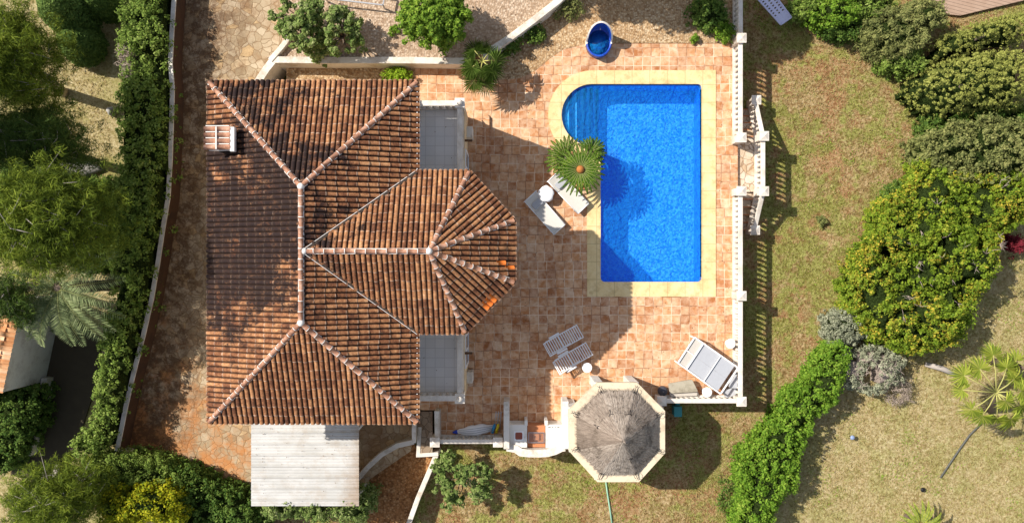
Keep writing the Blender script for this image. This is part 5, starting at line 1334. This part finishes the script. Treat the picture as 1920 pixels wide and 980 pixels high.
leafy_tree(628,52,2.5,38,48,'smaller citrus tree with yellow fruit right of the first one',L['citrus'],zu,24,.11,seed=12,crad=.16,per=44,group='citrus trees in the upper garden')
leafy_tree(595,75,1.9,30,26,'low citrus bush spreading onto the gravel between the citrus trees',L['citrus'],zu,13,.11,seed=14,crad=.16,per=44,group='citrus trees in the upper garden')
leafy_tree(812,22,3.0,62,52,'dense round dark-green tree at the top above the long retaining wall',L['tree'],zu,130,.09,seed=13,crad=.17,per=56,trunk=.1)
leafy_tree(862,905,1.2,58,48,'open green tree on the bottom lawn casting a round shadow',L['citrus'],GZ,30,.11,seed=15,crad=.16,per=44,trunk=.07)
# trees beyond the frame that shade the top edge
leafy_tree(985,-195,5.2,70,60,'leafy tree beyond the top edge shading the gravel',L['dark'],.0,70,.16,seed=16,crad=.35,per=30,trunk=.14)
leafy_tree(1110,-190,5.6,80,60,'larger leafy tree beyond the top edge shading the gravel',L['dark'],.0,80,.16,seed=17,crad=.35,per=30,trunk=.14)
leafy_tree(1300,-130,4.6,70,70,'leafy tree beyond the top edge shading the lawn corner',L['dark'],.0,80,.16,seed=18,crad=.35,per=30,trunk=.14)
# small shrubs
for lb,poly,z0,zt,m,kw in (
 ('bright green clipped round bush in the gravel bed by the roof corner',circ(745,141,27,.5,18),-.02,.62,'ball',dict(er=.5,lump=.05,dens=22,per=26,size=.09,crad=.12)),
 ('dark shrub at the foot of the curving retaining wall',circ(958,82,24,.4,16),.0,.55,'dark',dict(er=.3,lump=.2,dens=10,gap=.2)),
 ('dark olive shrub under the upper part of the curving wall',circ(1000,60,26,.4,20),.0,.5,'dark',dict(er=.3,lump=.2,dens=9,gap=.25)),
 ('dry olive shrub beside the wall at the top of the gravel bank',circ(1062,14,30,.5,20),.0,.6,'olive',dict(er=.4,lump=.2,dens=8,gap=.3,core=False)),
 ('leafy green shrub at the top right corner of the terrace',circ(1330,22,36,.6,34),.0,.9,'dark',dict(er=.5,lump=.3,dens=10)),
 ('yellow-green weedy shrub against the top of the right balustrade',circ(1360,55,20,.4,24),.0,.6,'lime',dict(er=.4,lump=.3,dens=9,gap=.2)),
 ('tiny green shrub on the terrace edge near the gravel',circ(1304,70,9,.3,9),.0,.35,'lime',dict(er=.2,lump=.1,dens=20,crad=.1,size=.09)),
 ('green leafy bush at the top edge between yellow-green and feathery shrubs',circ(1640,0,50,.5,30),GZ,.7,'hedge',dict(er=.6,lump=.4,dens=10)),
 ('grey-green leafy shrub at the top edge overlapping the lilac panel',circ(1522,4,30,.4,24),GZ,.5,'hedge',dict(er=.6,lump=.3,dens=10)),
 ('yellow-green leafy shrub at the top edge right of the lilac panel',circ(1570,15,48,.5,30),GZ,.7,'lime',dict(er=.6,lump=.4,dens=10)),
 ('dark shrub in the shade under the yellow-green shrub at the top',circ(1600,48,50,.0,22),GZ,.1,'dark',dict(er=.5,lump=.3,dens=9)),
 ('tall feathery grey-green shrub at the top of the right lawn',circ(1690,55,62,.9,48),GZ,1.1,'olive',dict(er=.9,lump=.5,dens=11,size=.17,asp=.22)),
 ('dark leafy shrub below the feathery grey-green shrub',circ(1705,105,42,.3,32),GZ,.3,'hedge',dict(er=.7,lump=.4,dens=10,size=.14)),
 ('olive shrub at the top edge next to the board deck',circ(1745,18,44,.8,30),GZ,.9,'olive',dict(er=.7,lump=.4,dens=10)),
 ('small dark round bush at the right lawn edge below the conifers',circ(1752,240,27,-.2,30),GZ,.1,'dark',dict(er=.6,lump=.15,dens=16,size=.09,crad=.14)),
 ('small dark green bush at the upper left edge of the big shrub bank',circ(1690,362,30,-.1,26),GZ,.2,'dark',dict(er=.6,lump=.2,dens=14,size=.09,crad=.15)),
 ('round silvery green bush between the shrub bank and slanting hedge',circ(1594,615,42,.3,38),GZ,.5,'silver',dict(er=.8,lump=.12,dens=18,size=.08,crad=.14)),
 ('grey half-dry shrub below the shrub bank',circ(1640,695,68,.1,48),GZ,.3,'silver',dict(er=.8,lump=.35,dens=9,size=.11,crad=.16,gap=.12,coremat=M['twig'])),
 ('bare pale twiggy bush at the lower right of the grey shrub',circ(1692,735,26,-.4,28),GZ,-.3,'drytwig',dict(er=.5,lump=.2,dens=12,size=.24,asp=.07,per=12,core=False)),
 ('small red-leaved shrub at the right edge',circ(1922,455,12,.2,16),GZ,.2,'red',dict(er=.4,lump=.1,dens=14)),
 ('sparse dark weedy shrub on the lawn left of the slanting hedge foot',circ(1375,935,30,-.7,38),GZ,-.7,'dark',dict(er=.5,lump=.3,dens=7,gap=.3,core=False,size=.10)),
 ('tiny olive shrub standing alone on the right lawn',circ(1542,415,9,-.9,10),GZ,-.85,'olive',dict(er=.3,lump=.1,dens=30,core=False,size=.09,crad=.1)),
 ('small leafy weed growing in the pink gravel of the upper garden',circ(738,58,11,.8,9),zu,.85,'lime',dict(er=.3,lump=.1,dens=16,core=False,size=.1,crad=.1)),
 ):
    o_=shrub('bush',poly,z0,zt,L[m],lb,'bush',**kw)
    if lb.startswith('grey half-dry'): grey_t=o_
# big shrub bank
shrub('hedge',hp([(-60,745),(0,738),(50,728),(62,735),(52,800),(30,850),(0,890),(-60,900)],.9),GZ,1.0,L['dark'],'dark shaded hedge behind the low white patio wall at the left edge','hedge',er=.6,lump=.3,dens=9,size=.13,stem=False)
shrub('shrub_bank',hp([(1740,255),(1800,225),(1870,215),(1960,225),(1960,330),(1880,340),(1790,340),(1745,300)],1.2),GZ,1.3,L['olive'],'olive shrub at the right edge between the conifers and the yellow bank','shrub',er=.8,lump=.45,dens=11,size=.13)
bank_t=shrub('shrub_bank',hp([(1745,290),(1790,325),(1870,325),(1960,315),(1960,400),(1900,430),(1885,480),(1870,530),(1840,580),(1820,640),(1780,655),(1730,668),(1680,655),(1640,630),(1610,590),(1605,550),(1615,500),(1640,455),(1665,420),(1668,380),(1700,355),(1735,330)],1.2),GZ,1.35,L['bank'],'huge lime and yellow flowering shrub bank right of the lawn','shrub',er=.8,lump=.7,dens=12,per=28,size=.13,gap=.1)
shrub('hedge',hp([(1578,640),(1600,655),(1590,700),(1580,745),(1545,775),(1520,815),(1505,870),(1498,920),(1460,960),(1440,1010),(1380,1010),(1395,940),(1385,880),(1410,840),(1460,790),(1478,745),(1520,720),(1550,670)],.6),GZ,.75,L['lime'],'slanting bright green hedge between the two lawns at lower right','hedge',er=.6,lump=.4,dens=12,per=26,size=.13,stem=False)
def twigs(parent,poly,z,n,l=.35):
    x,y,_=sample(poly,1); mb=MB(); X=[];Y=[]
    x,y,_=sample(poly,max(1,n)); k=min(n,len(x))
    for a,b in list(zip(x,y))[:k]:
        for _ in range(3):
            d=Vector((random.gauss(0,1),random.gauss(0,1),.5)).normalized()*random.uniform(.5,1)*l; p0=Vector((a,b,z-.05)); mb.tube([p0,p0+d*.5+Vector((0,0,.03)),p0+d],[.012,.009,.004],4); p0=p0+d*.1
    mb.build('bare_twigs',M['twig'],parent)['kind']='stuff'
twigs(bank_t,hp([(1700,400),(1880,330),(1900,420),(1800,600),(1680,600)],1.45),1.5,26)
twigs(grey_t,hp([(1600,670),(1700,670),(1700,730),(1610,725)],.45),.45,22,.3)
# layered golden conifers
def conifer(poly,zt,label,seed):
    cc=np.array(poly).mean(0); t=thing('spreading_conifer',(cc[0],cc[1],GZ),label,'conifer','layered conifers at the top right')
    n=int(15*sample(poly,1)[2]); x,y,_=sample(poly,75)
    d=edged(poly,x,y); h=GZ+.2+(zt-GZ)*np.sqrt(np.clip(1-(1-np.clip(d/1.2,0,1))**2,0,1))
    # shelves: sloped bands along the long axis
    band=(y*3.4-x*.9+vnoise(x,y,1.2,seed)*1.8); s=band-np.floor(band); z=h-.42*s+.12*vnoise(x,y,4,seed)
    leafcloud('crown',L['conifer'],np.stack([x,y,z],1),.085,22,.06,t,asp=.5,upb=.5)
    X,Y,_=sample(poly,1); mb=MB(); 
    canopy(t,poly,GZ,zt-.5,L['conifer'],er=1.2,lump=.1,dens=1,per=4,size=.08,corez=.15,name='inner_foliage')
    mb.tube([(cc[0],cc[1],GZ-.05),(cc[0],cc[1],zt-.6)],[.12,.06],8); mb.build('trunk',M['bark'],t)
conifer(hp([(1772,100),(1778,75),(1810,45),(1860,22),(1930,5),(1960,5),(1960,75),(1900,72),(1840,92),(1790,100)],1.4),1.5,'upper golden-green layered conifer beside the board deck',31)
conifer(hp([(1728,150),(1745,125),(1790,100),(1850,78),(1960,72),(1960,195),(1880,205),(1830,205),(1785,215),(1750,190),(1735,172)],1.6),1.7,'large golden-green layered conifer below the upper one',32)
shrub('bush',hp([(1790,215),(1850,200),(1960,195),(1960,230),(1870,240),(1800,235)],.3),GZ,.4,L['dark'],'dark shaded bush directly below the large layered conifer','bush',er=.5,lump=.3,dens=10)
# fallen palm trunk, tufts and weeds
mb=MB(); mb.tube([P(1735,682,-.95),P(1765,690,-.95),P(1795,703,-.95)],[.10,.12,.10],8); tag(mb.build('fallen_log',M['palebark']),'pale fallen log on the straw lawn left of the fan palm','log')
def tufts(name,polys,dens,m,size,zf,label=None,mask=None):
    X=[];Y=[]
    for p in polys:
        x,y,_=sample(p,dens)
        if mask is not None: k=mask(x,y); x=x[k];y=y[k]
        X.append(x);Y.append(y)
    x=np.concatenate(X);y=np.concatenate(Y); n=len(x); c=np.stack([x,y,np.full(n,zf)+.05*vnoise(x,y,.5,3)+.02],1)
    d=unit(np.stack([rng.normal(size=n),rng.normal(size=n),np.abs(rng.normal(size=n))*.5],1)); s=size*rng.uniform(.5,1.4,n); w_=unit(np.cross(d,rng.normal(size=(n,3))))
    o=quads(name,c+d*(s/2)[:,None],d*(s/2)[:,None],w_*(s*.13)[:,None],m); tag(o,kind='stuff'); return o
lawnR=hp([(1400,0),(1960,0),(1960,1000),(1240,1000),(1395,790),(1395,440),(1440,440),(1440,180),(1400,180)],GZ)
lawnB=hp([(830,850),(1070,850),(1110,905),(1250,870),(1250,770),(1400,770),(1400,1000),(780,1000)],GZ)
lawnL=hp([(60,60),(205,60),(210,330),(60,330)],GZ)
tufts('grass',[lawnR,lawnB,lawnL],230,L['grass'],.09,GZ)
tufts('weeds',[lawnR,lawnB],90,L['grassgreen'],.10,GZ,mask=lambda x,y:(vnoise(x,y,.9,77)+.5*vnoise(x,y,2.1,78)>.30))

# fallen leaves on terrace, driveway and balconies
def litter(poly,n,zf):
    x,y,_=sample(poly,max(1,n/10)); k=rng.permutation(len(x))[:n]; x=x[k];y=y[k]; m_=len(x)
    return np.stack([x,y,np.array([zf(a,b) for a,b in zip(x,y)])+.012],1)
cl=np.vstack([litter([(-.8,-4.5),(3,-4.5),(3,7.5),(-.8,7.5)],130,lambda a,b:0),litter([(8.35,-5),(8.95,-5),(8.95,8.5),(8.35,8.5)],60,lambda a,b:0),litter([(0,-5.4),(8.9,-5.4),(8.9,-1.6),(0,-1.6)],110,lambda a,b:0),
 litter([(-13.5,-6),(-10.5,-6),(-10.5,9),(-13.5,9)],260,lambda a,b:zd(a,b)),litter([(-3.5,2.9),(-2.1,2.9),(-2.1,5.6),(-3.5,5.6)],26,lambda a,b:2.77),litter([(-3.5,-4.8),(-2.1,-4.8),(-2.1,-2.2),(-3.5,-2.2)],22,lambda a,b:2.77),litter([(-10,-9.3),(-6,-9.3),(-6,-6),(-10,-6)],50,lambda a,b:1.70)])
n=len(cl); a=rng.random(n)*6.283; d=np.stack([np.cos(a),np.sin(a),rng.normal(size=n)*.15],1); q_=np.stack([-np.sin(a),np.cos(a),rng.normal(size=n)*.15],1); sz=rng.uniform(.012,.035,n)[:,None]
tag(quads('fallen_leaves',cl,d*sz,q_*sz*.5,plain('dead_leaf',(.16,.09,.04),.9,.6,20)),kind='stuff')
